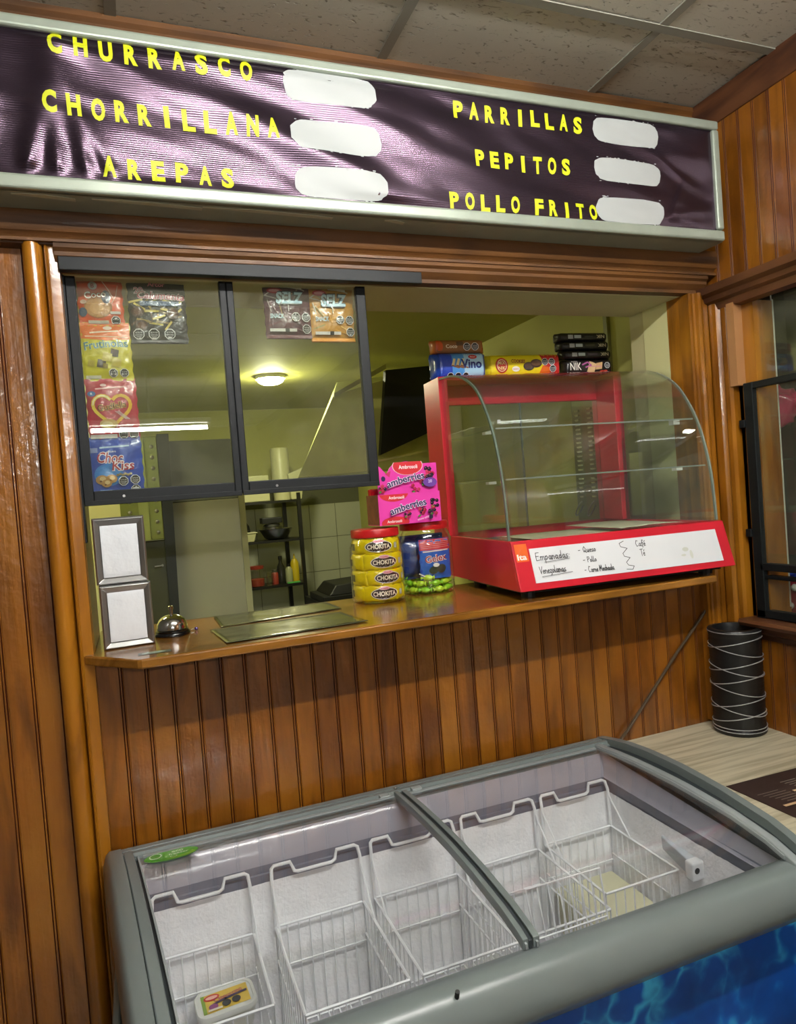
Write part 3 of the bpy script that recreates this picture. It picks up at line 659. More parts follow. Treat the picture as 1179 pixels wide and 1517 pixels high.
mk = N(nt, 'ShaderNodeMapRange'); mk.inputs[1].default_value = .42; mk.inputs[2].default_value = .68; mk.inputs[3].default_value = .06; mk.inputs[4].default_value = .75; Lk.new(n2.outputs[0], mk.inputs[0])
mu = N(nt, 'ShaderNodeMath', operation='MULTIPLY'); Lk.new(r1.outputs[0], mu.inputs[0]); Lk.new(mk.outputs[0], mu.inputs[1])
cr = N(nt, 'ShaderNodeValToRGB'); e = cr.color_ramp.elements; e[0].color = (*srgb('#0a4ea6'), 1); e[1].color = (*srgb('#3fb0e0'), 1); e[1].position = .45
x_ = cr.color_ramp.elements.new(.12); x_.color = (*srgb('#0e62b8'), 1); Lk.new(mu.outputs[0], cr.inputs[0])
r3 = N(nt, 'ShaderNodeMapRange'); r3.inputs[1].default_value = .3; r3.inputs[2].default_value = .7; r3.inputs[3].default_value = .55; r3.inputs[4].default_value = 1.25; Lk.new(n2.outputs[0], r3.inputs[0])
sc_ = N(nt, 'ShaderNodeVectorMath', operation='SCALE'); Lk.new(cr.outputs[0], sc_.inputs[0]); Lk.new(r3.outputs[0], sc_.inputs['Scale']); Lk.new(sc_.outputs[0], b.inputs['Base Color'])
B((-.09, .918, .12), (1.10, .925, .688)).build('printed_front_panel', WAT, fz)
tag(fz.children[-1], 'blue front panel printed with rippling water')
# inner liner: collar (draft angle), ledge, frosted walls, floor
ci = dict(x0=-.052, x1=1.062, y0=.955, y1=1.492)     # at z .79
li = dict(x0=-.044, x1=1.056, y0=.965, y1=1.463)     # at z .70
m = MB()
def ring(d, z, zf=0): return [(d['x0'], d['y0'], z-zf), (d['x1'], d['y0'], z-zf), (d['x1'], d['y1'], z), (d['x0'], d['y1'], z)]
lm = dict(x0=-.049, x1=1.059, y0=.958, y1=1.478)
cz_ = [(1.494, .790), (1.484, .781), (1.4754, .770), (1.4679, .754), (1.4639, .737), (1.463, .732)]
m.sweep([[(lerp(-.052, -.044, q/5), .955+.002*q, z-lerp(.036, .01, q/5)), (lerp(1.066, 1.052, q/5)+.0, .955+.002*q, z-lerp(.036, .01, q/5)), (lerp(1.066, 1.052, q/5), yy, z), (lerp(-.052, -.044, q/5), yy, z)] for q, (yy, z) in enumerate(cz_)], caps=False)
m.build('liner_collar', LINER, fz, smooth=True, angle=50)
l2 = dict(x0=-.047, x1=1.059, y0=.962, y1=1.458)
m = MB(); m.sweep([ring(li, .722+.01), ring(li, .716), ring(l2, .715), ring(l2, .690)], caps=False); m.build('liner_lip', simple('liner_lip_blue_grey', '#757a8a', .3), fz)
fr = MB()
def wallfn(d, side):
    def fn(u, v):
        z = .700-.43*v
        e = .004*noise.noise(Vector((u*9, v*7, side)))+.0015*noise.noise(Vector((u*60, v*30, side+5))); e = abs(e)*(1 if v < .9 else .5)
        if side == 0: return (lerp(d['x0'], d['x1'], u), d['y1']-e-.003-.02*v, z)
        if side == 1: return (d['x1']-e-.003-.012*v, lerp(d['y1'], d['y0'], u), z)
        return (d['x0']+e+.003+.012*v, lerp(d['y0'], d['y1'], u), z)
    return fn
for sd in (0, 1, 2): MB().grid(wallfn(l2, sd), 120, 40).build('frosted_wall', FROST, fz, smooth=True, angle=180)
MB().grid(lambda u, v: (lerp(l2['x0'], l2['x1'], u), l2['y0']+.003, lerp(.69, .26, v)), 2, 2).build('frosted_wall', LINERW, fz)
B((l2['x0'], l2['y0'], .25), (l2['x1'], l2['y1'], .262)).build('liner_floor', LINERW, fz)
# white sensor housing on the right inner wall
hx = 1.056
m = MB(); m.hexa([(hx-.012, 1.16, .620), (hx+.002, 1.16, .620), (hx+.002, 1.26, .640), (hx-.004, 1.26, .640), (hx-.026, 1.155, .668), (hx+.002, 1.155, .668), (hx+.002, 1.26, .672), (hx-.006, 1.26, .672)])
m.build('sensor_cover', simple('sensor_cover_grey', '#b4bcc4', .4), fz, bevel=.003)
m = MB(); m.box((hx-.034, 1.135, .632), (hx-.002, 1.158, .672)); o = m.build('sensor_block', simple('white_plastic', '#e2e4e6', .4), fz, bevel=.004)
MB().tube([(hx-.022, 1.1345, .655), (hx-.022, 1.136, .655)], .0065, 12).build('hole', BLK2, o)
# glass lids in frames
def lid(x0, x1, dz, lab):
    ysl = [1.492-(1.492-.928)*i/14 for i in range(15)]
    m = MB(); m.sweep([[(x0(y), y, zg(y)-.005+dz), (x1(y), y, zg(y)-.005+dz), (x1(y), y, zg(y)-.001+dz), (x0(y), y, zg(y)-.001+dz)] for y in ysl])
    g = m.build('glass_lid', GLL, fz, smooth=True, angle=40)
    for X in (x0, x1):
        s = MB(); w_ = .0035; s.sweep([[(X(y)-w_/2, y, zg(y)-.007+dz), (X(y)+w_/2, y, zg(y)-.007+dz), (X(y)+w_/2, y, zg(y)+.001+dz), (X(y)-w_/2, y, zg(y)+.001+dz)] for y in ysl]); s.build('edge_trim', FRZL, g)
    m = MB(); m.box((x0(1.49)+.01, 1.478, zg(1.48)-.001+dz), (x1(1.49)-.01, 1.486, zg(1.48)+.002+dz)); m.build('rear_trim', FRZL, g)
    return g
gl = lid(lambda y: XL(y)+.052, lambda y: .507+.0*y, .001, '')
gr = lid(lambda y: .527, lambda y: XRt(y)-.063, -.001, '')
ysd = [1.498, 1.45, 1.38, 1.3, 1.2, 1.1, 1.0, .95, .932]
for nm, xa, xb, up, mt in (('divider_bar', .503, .5125, .006, FRZ), ('divider_bar', .5135, .520, .002, FRZD), ('divider_bar', .5215, .533, .005, FRZ)):
    m = MB(); m.sweep([[(xa, y, zg(y)-.012), (xb, y, zg(y)-.012), (xb, y, zg(y)+up), (xa, y, zg(y)+up)] for y in ysd]); m.build(nm, mt, fz, bevel=.001)
for X in (.478, .556): B((X-.012, 1.484, .797), (X+.012, 1.500, .806)).build('lid_catch', FRZL, fz, bevel=.002)
MB().lathe([(0, 0), (.004, 0), (.004, .007), (.002, .009), (0, .009)], (.512, 1.512, .800), n=10).build('lock_pin', STEEL, fz, smooth=True)
# small lock at the front bar
MB().tube([(.372, .898, .764), (.372, .893, .777)], .0035, 8).build('lock', BLK2, fz)
# green oval sticker on the glass
a = Art(.0003); a.ell(0, 0, .052, .027, '#3f9a1c', n=32); a.ell(.01, -.008, .036, .014, '#7cb01c', n=28); a.ell(-.004, .003, .046, .021, '#47a01e', n=28)
a.text('eco', .012, .006, .011, '#c8e6c0', bold=.03); a.text('freezer', .014, -.006, .009, '#c8e6c0', bold=.02); a.ell(-.030, .003, .012, .013, '#d8f0d0', w=.18); a.ell(.004, -.015, .007, .005, '#b6dca0', w=.25)
a.build('eco_sticker', lambda x, y, h: (.012+x, 1.458+y, zg(1.458+y)+.0015+h), PRINT, gl, maxlen=.02); tag(gl.children[-1], 'green oval sticker on the lid glass')

# wire baskets hanging on the ledge
def basket(x0, x1, yf=1.17, zrim=.615, lab='', zb=.40, front_up=0, group=None):
    y1 = 1.436; y0 = yf; r = .0021; rb = .0029
    t = thing('wire_basket', lab, 'basket', ((x0+x1)/2, (y0+y1)/2, zb), 0, group); ox, oy, oz = t.location
    T = lambda p: (p[0]-ox, p[1]-oy, p[2]-oz)
    # hanging hook frame
    yk = 1.450; d = (x1-x0)
    pts = [(x0, y1, zrim), (x0, y1+.003, .712), (x0+.002, yk-.004, .729), (x0+.008, yk, .732), (x0+d*.22, yk, .732), (x0+d*.26, yk-.004, .713), (x0+d*.30, yk-.005, .711), (x0+d*.68, yk-.005, .711), (x0+d*.72, yk-.004, .715), (x0+d*.75, yk, .732), (x1-.008, yk, .732), (x1-.002, yk-.004, .729), (x1, y1+.003, .712), (x1, y1, zrim)]
    MB().tube([T(p) for p in pts], .0038, 8).build('hook', WIRE, t, smooth=True)
    for X in (x0, x1): MB().tube([T((X, y1+.003, .70)), T((X, 1.365, zrim+.003))], r, 5).build('strut', WIRE, t, smooth=True)
    nb = max(5, int(round((x1-x0)/.024)))
    def panel(name, a, b_, n, zt, zbot, rails):
        m = MB(); A, Bv = Vector(a), Vector(b_)
        for z in rails: m.tube([T((A.x, A.y, z)), T((Bv.x, Bv.y, z))], rb if z == zt else r, 5)
        for i in range(n+1):
            q = A.lerp(Bv, i/n); m.tube([T((q.x, q.y, zbot)), T((q.x, q.y, zt))], r*.8, 4)
        return m.build(name, WIRE, t, smooth=True)
    panel('back_panel', (x0, y1, 0), (x1, y1, 0), nb, zrim, zb, (zrim, zrim-.085, zb))
    panel('side_panel', (x0, y1, 0), (x0, y0, 0), 11, zrim, zb, (zrim, zrim-.07, zb)); panel('side_panel', (x1, y1, 0), (x1, y0, 0), 11, zrim, zb, (zrim, zrim-.07, zb))
    panel('front_panel', (x0, y0, 0), (x1, y0, 0), nb, zrim+front_up, zb, (zrim+front_up, zrim-.07, zb))
    m = MB()
    for i in range(1, nb): X = lerp(x0, x1, i/nb); m.tube([T((X, y1, zb)), T((X, y0, zb))], r*.8, 4)
    for i in range(1, 4): Y = lerp(y0, y1, i/4); m.tube([T((x0, Y, zb-.002)), T((x1, Y, zb-.002))], r, 4)
    m.build('bottom_panel', WIRE, t, smooth=True)
    return t
G = 'white wire baskets hanging in the freezer'
basket(-.033, .157, 1.215, .612, 'white wire basket at the left end of the freezer, holding ice cream tubs', group=G)
basket(.202, .394, 1.165, .612, 'white wire basket second from the left in the freezer, nearly empty', group=G)
basket(.420, .620, 1.165, .612, 'white wire basket in the middle of the freezer, partly under the lid divider', group=G)
basket(.640, .834, 1.165, .615, 'white wire basket second from the right in the freezer, right of the divider', group=G)
basket(.854, 1.046, 1.205, .620, 'white wire basket at the right end of the freezer, over a cream carton', group=G)
# loose basket front panel leaning up in the fourth basket
dv = thing('loose_wire_panel', 'loose upright white wire panel leaning in the freezer right of the divider', 'wire panel', (.72, 1.14, .70))
m = MB(); A, Bq, C_, D_ = Vector((.632, 1.145, .722)), Vector((.800, 1.145, .720)), Vector((.800, 1.115, .560)), Vector((.640, 1.115, .560))
loc = Vector(dv.location)
m.tube([p-loc for p in (A, Bq, C_, D_)], .0024, 5, closed=True)
m.tube([A.lerp(D_, .55)-loc, Bq.lerp(C_, .55)-loc], .002, 5)
for i in range(1, 7): m.tube([A.lerp(Bq, i/7)-loc, D_.lerp(C_, i/7)-loc], .0017, 4)
m.build('wire_grid', WIRE, dv, smooth=True)
# tubs
def tub(x, y, z, rz, lab, printed=True, w=.112, d=.082, h=.05, cat='tub'):
    t = thing('ice_cream_tub', lab, cat, (x, y, z), rz)
    def rr(w, d, r, n=5):
        o = []
        for cx, cy, a0 in ((w/2-r, d/2-r, 0), (-w/2+r, d/2-r, 90), (-w/2+r, -d/2+r, 180), (w/2-r, -d/2+r, 270)):
            o += [(cx+r*cos(math.radians(a0+90*i/n)), cy+r*sin(math.radians(a0+90*i/n))) for i in range(n+1)]
        return o
    m = MB(); m.sweep([[(p, q, zz) for p, q in rr(w*k, d*k, .02)] for zz, k in ((0, .86), (.003, .88), (h*.8, .97))]); m.build('cup', simple('tub_white', '#d6d8d2', .4) if 'tub_white' not in MATS else MATS['tub_white'], t, smooth=True)
    m = MB(); m.sweep([[(p, q, zz) for p, q in rr(w*k, d*k, .022)] for zz, k in ((h*.78, 1.0), (h*.8, 1.03), (h-.003, 1.03), (h, 1.0), (h, .92), (h-.002, .90))]); l_ = m.build('lid', MATS['tub_white'], t, smooth=True, angle=50)
    if printed:
        a = Art(.0003); W_, H_2 = w*.40, d*.33
        a.rect(-W_, -H_2, W_, H_2, '#d9b846'); a.rect(-W_, -H_2, -W_*.85, H_2, '#7da03a'); a.ell(-W_*.55, H_2*.55, W_*.34, H_2*.34, '#c52a24'); a.text('SAVORY' if False else 'BRAVO', -W_*.55, H_2*.48, H_2*.2, '#f0e0d0', w=W_*.4) if False else None
        a.ell(-W_*.55, H_2*.55, W_*.26, H_2*.18, '#e8b0a0'); a.text('Cappuccino', W_*.15, H_2*.1, H_2*.42, '#a82062', w=W_*1.25, rot=.15)
        a.line([(-W_*.5, -H_2*.25), (0, -H_2*.05), (W_*.9, H_2*.15)], H_2*.22, '#33244a'); a.ell(-W_*.55, -H_2*.5, W_*.2, H_2*.3, '#8a3a7a')
        a.ell(0, -H_2*.55, W_*.19, H_2*.32, '#2a2c30'); a.ell(W_*.42, -H_2*.5, W_*.19, H_2*.32, '#2a2c30'); a.rect(-W_*.8, -H_2*.95, -W_*.2, -H_2*.75, '#ddd6c0')
        a.build('printed_label', lambda p, q, hh: (p, q, h-.0018+hh), PRINTF, l_, maxlen=0)
    return t
tub(.088, 1.395, .478, .06, 'white ice cream tub with a yellow printed lid, the upper one in the leftmost basket')
tub(.085, 1.350, .416, .03, 'white ice cream tub under the other one in the leftmost freezer basket')
for o_ in []: pass
CRM = simple('cream_plastic', '#d2cfae', .4)
def carton(name, x0, y0, x1, y1, z0, z1, lab, cat):
    t = thing(name, lab, cat, ((x0+x1)/2, (y0+y1)/2, z0)); w, d, h = (x1-x0)/2, (y1-y0)/2, z1-z0
    m = MB(); m.hexa([(-w*.92, -d*.92, 0), (w*.92, -d*.92, 0), (w*.92, d*.92, 0), (-w*.92, d*.92, 0), (-w*.98, -d*.98, h*.82), (w*.98, -d*.98, h*.82), (w*.98, d*.98, h*.82), (-w*.98, d*.98, h*.82)]); m.build('box', CRM, t, bevel=.008, seg=3)
    B((-w, -d, h*.8), (w, d, h)).build('lid', CRM, t, bevel=.006, seg=3); return t
carton('cream_container', .866, 1.255, 1.034, 1.428, .404, .515, 'flat cream container in the rightmost freezer basket', 'container')
carton('cream_container', .880, 1.215, 1.030, 1.25, .404, .475, 'small cream container at the front of the rightmost freezer basket', 'container')
carton('cream_container', .455, 1.20, .60, 1.30, .404, .44, 'cream container low in the middle freezer basket', 'container')
carton('cream_container', .23, 1.20, .36, 1.28, .404, .44, 'cream container low in the second freezer basket from the left', 'container')
tag(carton('brown_packet_box', .690, 1.19, .790, 1.27, .404, .47, 'brown and cream box low in the freezer basket right of the divider', 'box'))

# ================================================================== DISPLAY CASE
CY = math.radians(-3.63); CW = .647; CB = 1.225
case = thing('display_case', 'red countertop display case with curved glass and two glass shelves', 'display case', (.861, 1.476, 1.203), CY)
cz = CB-1.203
# red base: slanted front, sides, top rim, tray floor
m = MB(); t_ = .012; D = .585; hb = .122
m.hexa([(0, 0, cz), (CW, 0, cz), (CW, t_, cz), (0, t_, cz), (0, .038, cz+hb), (CW, .038, cz+hb), (CW, .038+t_, cz+hb), (0, .038+t_, cz+hb)])
m.build('front_panel', RED, case, bevel=.002)
for x0 in (0, CW-t_):
    m = MB(); m.prism([(t_*1.0, cz), (D, cz), (D, cz+hb), (.038+t_, cz+hb)], x0, x0+t_, 0); m.build('side_panel', RED, case, bevel=.001)
m = MB(); m.box((t_, D-t_, cz), (CW-t_, D, cz+hb)); m.build('back_panel', RED, case)
B((t_, t_, cz), (CW-t_, D-t_, cz+.01)).build('floor_panel', BLK2, case)
for x in (.05, CW-.05):
    for y in (.06, .36): MB().lathe([(.018, 0), (.02, cz)], (x, y, 0), n=12).build('foot', BLACKR, case)
B((.03, .045, cz-.012), (CW-.01, .40, cz-.0015)).build('dark_gap_slab', BLK2, case)  # black slab standing in for the shaded gap under the case
# steel tray inside and paper sheets
m = MB(); m.box((t_, .052, cz+hb-.020), (CW-t_, .45, cz+hb-.016)); m.box((t_, .052, cz+hb-.016), (t_+.02, .45, cz+hb-.001)); m.build('tray', simple('tray_steel', '#bfc0bb', .2, .8), case)
# rear frame (red, deep uprights and beam)
FZ0, FZ1 = cz+hb, 1.833-1.203; fy0, fy1 = .452, .585
B((0, fy0, FZ0), (.030, fy1, FZ1)).build('upright', RED, case, bevel=.002)
B((CW-.030, fy0, FZ0), (CW, fy1, FZ1-.012)).build('upright', RED, case, bevel=.002)
B((.030, fy0, FZ1-.012), (CW-.0, fy1, FZ1)).build('top_panel', RED, case, bevel=.002)
B((.030, fy1-.03, FZ1-.075), (CW-.030, fy1-.01, FZ1-.012)).build('rear_beam', RED, case, bevel=.002)
for x0, x1, y in ((.03, .33, fy1-.022), (.29, CW-.030, fy1-.030)): B((x0, y, FZ0), (x1, y+.004, FZ1-.075)).build('rear_door', GLC, case)
for x in (.325,): B((x, fy1-.0235, FZ0), (x+.004, fy1-.0155, FZ1-.075)).build('door_edge', GEDGE, case)
# curved glass
AR = [(.053, .146), (.056, .20), (.063, .28), (.080, .36), (.104, .43), (.138, .49), (.180, .542), (.230, .577), (.290, .602), (.360, .617), (.45, .624)]
def arcpts(o=0):
    out = []
    for i, (y, z) in enumerate(AR):
        a, b_ = AR[max(i-1, 0)], AR[min(i+1, len(AR)-1)]; tx, tz = b_[0]-a[0], b_[1]-a[1]; l = sqrt(tx*tx+tz*tz); out.append((y+tz/l*o, z-tx/l*o))
    return out
def smoothpts(p, k=4):
    out = []
    for i in range(len(p)-1):
        p0, p1, p2, p3 = p[max(i-1, 0)], p[i], p[i+1], p[min(i+2, len(p)-1)]
        for j in range(k):
            t = j/k; out.append(tuple(.5*((2*p1[q])+(-p0[q]+p2[q])*t+(2*p0[q]-5*p1[q]+4*p2[q]-p3[q])*t*t+(-p0[q]+3*p1[q]-3*p2[q]+p3[q])*t**3) for q in (0, 1)))
    return out+[p[-1]]
A1 = smoothpts(AR); A2 = smoothpts(arcpts(.005))
m = MB(); m.sweep([[(.004, a_[0], a_[1]), (CW-.004, a_[0], a_[1]), (CW-.004, b_[0], b_[1]), (.004, b_[0], b_[1])] for a_, b_ in zip(A1, A2)]); cg = m.build('curved_glass', GLC, case, smooth=True, angle=40)
for x in (.004, CW-.006):
    m = MB(); m.sweep([[(x-.002, a_[0]-.001, a_[1]), (x+.003, a_[0]-.001, a_[1]), (x+.003, b_[0]+.001, b_[1]), (x-.002, b_[0]+.001, b_[1])] for a_, b_ in zip(A1, A2)]); m.build('glass_edge', GEDGE if x < .1 else simple('glass_edge_light', '#7f897e', .15), cg, smooth=True, angle=40)
poly = A1+[(.452, FZ0), (.058, FZ0)]
for x in (.010, CW-.014): m = MB(); m.prism(poly, x, x+.004, 0); m.build('side_glass', GLC, case)
for z, y0 in ((.432, .112), (.298, .074)):
    B((.016, y0, z), (CW-.032, .45, z+.004)).build('shelf', GLC, case); s_ = case.children[-1]
    B((.016, y0-.002, z), (CW-.016, y0, z+.004)).build('shelf_edge', simple('shelf_edge', '#7f857a', .3) if 'shelf_edge' not in MATS else MATS['shelf_edge'], s_)
    for x in (.014, CW-.034):
        B((x, .17, z-.007), (x+.022, .19, z)).build('clip', MATS.get('clip_white') or simple('clip_white', '#dcdcd4', .4), s_)
m = MB().box((.235, fy1-.034, .49), (.247, fy1-.0335, .502)); m.build('price_sticker', MATS['clip_white'], case)
# whiteboard strip with handwriting
def slant(x, z, h):  # x from the left end, z measured up the slanted face
    k = .038/hb; n = sqrt(1+k*k); return (x, k*z/n-h-.0003, cz+z/n)
wb_ = MB(); P8 = [slant(.045, .018, 0), slant(.612, .018, 0), slant(.612, .018, -.0003), slant(.045, .018, -.0003), slant(.045, .108, 0), slant(.612, .108, 0), slant(.612, .108, -.0003), slant(.045, .108, -.0003)]
wb_.hexa([slant(.045, .018, .0012), slant(.612, .018, .0012), slant(.612, .018, -.0002), slant(.045, .018, -.0002), slant(.045, .106, .0012), slant(.612, .106, .0012), slant(.612, .106, -.0002), slant(.045, .106, -.0002)])
wbd = wb_.build('whiteboard', WHITEB, case)
SF = {'E': ([[(.55,1),(.1,1),(.05,.5),(.08,0),(.6,.05)],[(.07,.52),(.45,.55)]], .7), 'm': ([[(0,.5),(.02,0)],[(.02,.35),(.15,.5),(.25,.4),(.25,0)],[(.25,.35),(.4,.5),(.5,.4),(.52,0)]], .65),
 'p': ([[(.05,.5),(0,-.4)],[(.05,.4),(.25,.52),(.36,.3),(.22,.05),(.05,.12)]], .48), 'a': ([[(.38,.42),(.2,.5),(.05,.28),(.15,.02),(.34,.15),(.38,.45)],[(.36,.2),(.42,0),(.5,.02)]], .52), 'n': ([[(0,.5),(.02,0)],[(.02,.32),(.18,.5),(.3,.35),(.32,0)]], .45),
 'd': ([[(.36,.35),(.2,.48),(.05,.25),(.15,.02),(.34,.15)],[(.42,1.0),(.36,.3),(.40,0)]], .52), 'o': ([[(.2,.5),(.05,.28),(.15,.02),(.33,.1),(.36,.35),(.2,.5)]], .45), 's': ([[(.3,.5),(.08,.42),(.12,.27),(.3,.18),(.24,.02),(.02,.05)]], .4),
 'V': ([[(0,1),(.2,0),(.5,1)]], .5), 'e': ([[(.05,.25),(.34,.3),(.25,.5),(.06,.35),(.12,.02),(.36,.08)]], .44), 'z': ([[(.02,.48),(.34,.48),(.05,.05),(.34,.02),(.3,-.25),(.05,-.3)]], .42), 'l': ([[(.1,1),(.05,.2),(.15,0),(.22,.1)]], .28), 'Q': ([[(.3,1),(.05,.6),(.12,.1),(.42,.1),(.5,.65),(.3,1)],[(.3,.3),(.6,-.1)]], .7),
 'u': ([[(.02,.5),(.06,.05),(.25,.05),(.32,.5)],[(.32,.5),(.34,0),(.4,.02)]], .48), 'P': ([[(.08,1),(.05,0)],[(.05,.95),(.4,.95),(.42,.6),(.08,.5)]], .5), 'C': ([[(.5,.9),(.25,1),(.05,.5),(.2,.02),(.5,.1)]], .58), 'r': ([[(.02,.5),(.04,0)],[(.04,.3),(.15,.48),(.3,.45)]], .36),
 'M': ([[(0,0),(.08,1),(.28,.35),(.5,1),(.58,0)]], .7), 'c': ([[(.33,.42),(.18,.5),(.04,.25),(.15,.02),(.34,.08)]], .4), 'h': ([[(.05,1),(.03,0)],[(.04,.35),(.2,.5),(.3,.35),(.32,0)]], .46), 'f': ([[(.38,.95),(.22,1),(.14,.7),(.12,-.25)],[(0,.5),(.3,.52)]], .36), 'é': ([[(.05,.25),(.34,.3),(.25,.5),(.06,.35),(.12,.02),(.36,.08)],[(.18,.68),(.34,.88)]], .44),
 'T': ([[(0,.95),(.65,1)],[(.3,.97),(.26,0)]], .55), '-': ([[(.05,.4),(.4,.42)]], .6), ':': ([[(.1,.4),(.13,.42)],[(.08,.05),(.11,.07)]], .3), ' ': ([], .35)}
INK = '#15171c'
def hand(t, x, y, h, w=.0016, k=.85, under=None):
    a = Art(.0002); cx = 0
    for ch in t:
        st, adv = SF[ch]
        for ln in st: a.line([(x+(cx+p)*h*k, y+q*h) for p, q in ln], w, INK)
        cx += adv
    if under: a.line(under, .0012, INK)
    o = a.build('handwriting', lambda x, z, h: slant(x, z, .0012+h), PRINTF, wbd, maxlen=0); o['kind'] = 'stuff'
hand('Empanadas:', .058, .074, .020, k=.95, under=[(.078, .069), (.150, .072)]); hand('Venezolanas', .062, .040, .018, k=.82, under=[(.064, .033), (.150, .037)])
hand('- Queso', .180, .082, .015, k=1.0); hand('- Pollo', .188, .056, .014, k=.95); hand('- Carne Mechada', .186, .030, .015, k=.78)
hand('Café', .352, .082, .016, k=1.0); hand('Té', .360, .056, .018, k=.8)
a = Art(.0002); a.line([(.318, .100), (.304, .095), (.306, .086), (.324, .080), (.308, .068), (.310, .060), (.326, .055), (.312, .044), (.316, .036), (.332, .032), (.326, .024), (.308, .026)], .0015, INK)
a.build('brace', lambda x, z, h: slant(x, z, .0012+h), PRINTF, wbd, maxlen=0)
a = Art(.0002); a.ell(.50, .06, .010, .006, '#cdd0c6', n=12); a.ell(.515, .045, .005, .012, '#d3d6cc', n=10); a.ell(.49, .045, .008, .003, '#d0d2c8', n=10); a.build('smudges', lambda x, z, h: slant(x, z, .0012+h), PRINTF, wbd, maxlen=0)
a = Art(.0002); a.rect(.006, .075, .040, .120, '#e86a2c'); a.text('Ita', .022, .080, .014, '#f0e6dc', w=.026, bold=.03); a.build('orange_sticker', lambda x, z, h: slant(x, z, .0005+h), PRINT, case, maxlen=0)
# paper on the tray
PAP = simple('cream_paper', '#cfcbb0', .6)
def paper(x0, y0, x1, y1, z, lab, tilt):
    m = MB(); m.grid(lambda u, v: (lerp(x0, x1, u), lerp(y0, y1, v), z+tilt*u*(1-u)*.5+.0015*noise.noise(Vector((u*5, v*5, z*90)))), 14, 8); o = m.build('paper_sheet', PAP, solid=.0006, smooth=True)
    o.matrix_world = Matrix.Translation(case.location) @ Matrix.Rotation(CY, 4, 'Z'); return tag(o, lab, 'paper')
paper(.13, .07, .42, .36, cz+hb-.010, 'cream paper sheet lying on the steel tray in the display case', .006)
paper(.36, .09, .56, .38, cz+hb+.002, 'cream paper sheet on the tray, raised one on the right', .02)

# ================================================================== PACKAGED SNACKS
def pillow(w, h, d, crimp=.06, wr=.0022, seed=0, p=2.6, ends='z'):
    """front surface function f(x, z) -> bulge for a bag w wide, h high"""
    def f(x, z):
        u, v = max(-1, min(1, 2*x/w)), max(-1, min(1, 2*z/h)); c = 1-crimp*2
        vv = min(1, abs(v)/c); b_ = max(0, (1-abs(u)**p))**.55*max(0, (1-vv**p))**.6
        n_ = noise.noise(Vector((x*38+seed, z*38, seed)))*wr+noise.noise(Vector((x*90, z*70+seed, 2)))*wr*.4
        return d*.5*b_+n_*(.35+b_)
    return f
def bag(name, lab, loc, w, h, d, film, artfn, group, rz=0, seed=0, tilt=0, ends='z', cat='snack bag'):
    t = thing(name, lab, cat, loc, rz, group); t.rotation_euler = (0, tilt, rz); f = pillow(w, h, d, seed=seed)
    m = MB()
    edge = lambda x, z: (x+(.0012*sin(z*240+seed)), z)
    for sgn in (-1, 1):
        m.grid(lambda u, v: (*[(lambda q: (q[0],))(edge((u-.5)*w, (v-.5)*h))[0]], sgn*(f((u-.5)*w, (v-.5)*h)+.0004), (v-.5)*h), 26, 30)
    o = m.build('film', film, t, smooth=True, angle=180)
    a = Art(.00018); artfn(a, w/2, h/2); a.clip(-w/2+.001, -h/2+.001, w/2-.001, h/2-.001)
    a.build('printed_design', lambda x, z, hh: (x, -(f(x, z)+.0007+hh), z), PRINT, t, maxlen=.008)
    return t
def film(name, col, rough=.3): return MATS.get(name) or simple(name, col, rough, coat=.4, bump=.9, bscale=38)
G1 = 'snack bags hung behind the sliding window'
def a_coco(a, W, H):
    a.rect(-W, H*.80, W, H, '#c43a1a'); a.ell(-W*.30, H*.48, W*.26, H*.2, '#c8402a'); a.ell(-W*.3, H*.5, W*.2, H*.16, '#b8b6b0'); a.text('B', -W*.3, H*.42, H*.16, '#a03020')
    a.ell(-W*.12, -H*.35, W*.62, H*.42, '#9c6a38'); a.ell(-W*.15, -H*.38, W*.54, H*.36, '#b78650'); a.ell(-W*.2, -H*.4, W*.3, H*.22, '#c89a62'); a.ell(W*.25, H*.05, W*.2, H*.26, '#4a4a60'); a.ell(W*.32, H*.05, W*.12, H*.2, '#8b8ea0')
    a.textout('Coco', -W*.2, H*.02, H*.25, '#f4ece0', '#8a2c14', w=W*.95, o=.05, rot=.12); a.ell(-W*.8, -H*.55, W*.18, H*.18, '#46566a'); a.ell(-W*.75, -H*.15, W*.14, H*.08, '#d8b8a0')
    a.rect(-W*.6, -H*.98, W*.3, -H*.86, '#b9b0a0'); a.seal(W*.62, -H*.86, W*.22); a.rect(W*.4, -H*.62, W*.85, -H*.52, '#cfc8c0')
    a.line([(W*.1, H*.7), (W*.4, H*.3), (W*.55, 0)], W*.04, '#e8c0a8'); a.line([(W*.8, H*.5), (W*.7, H*.1), (W*.5, -H*.2)], W*.03, '#f0c8b0')
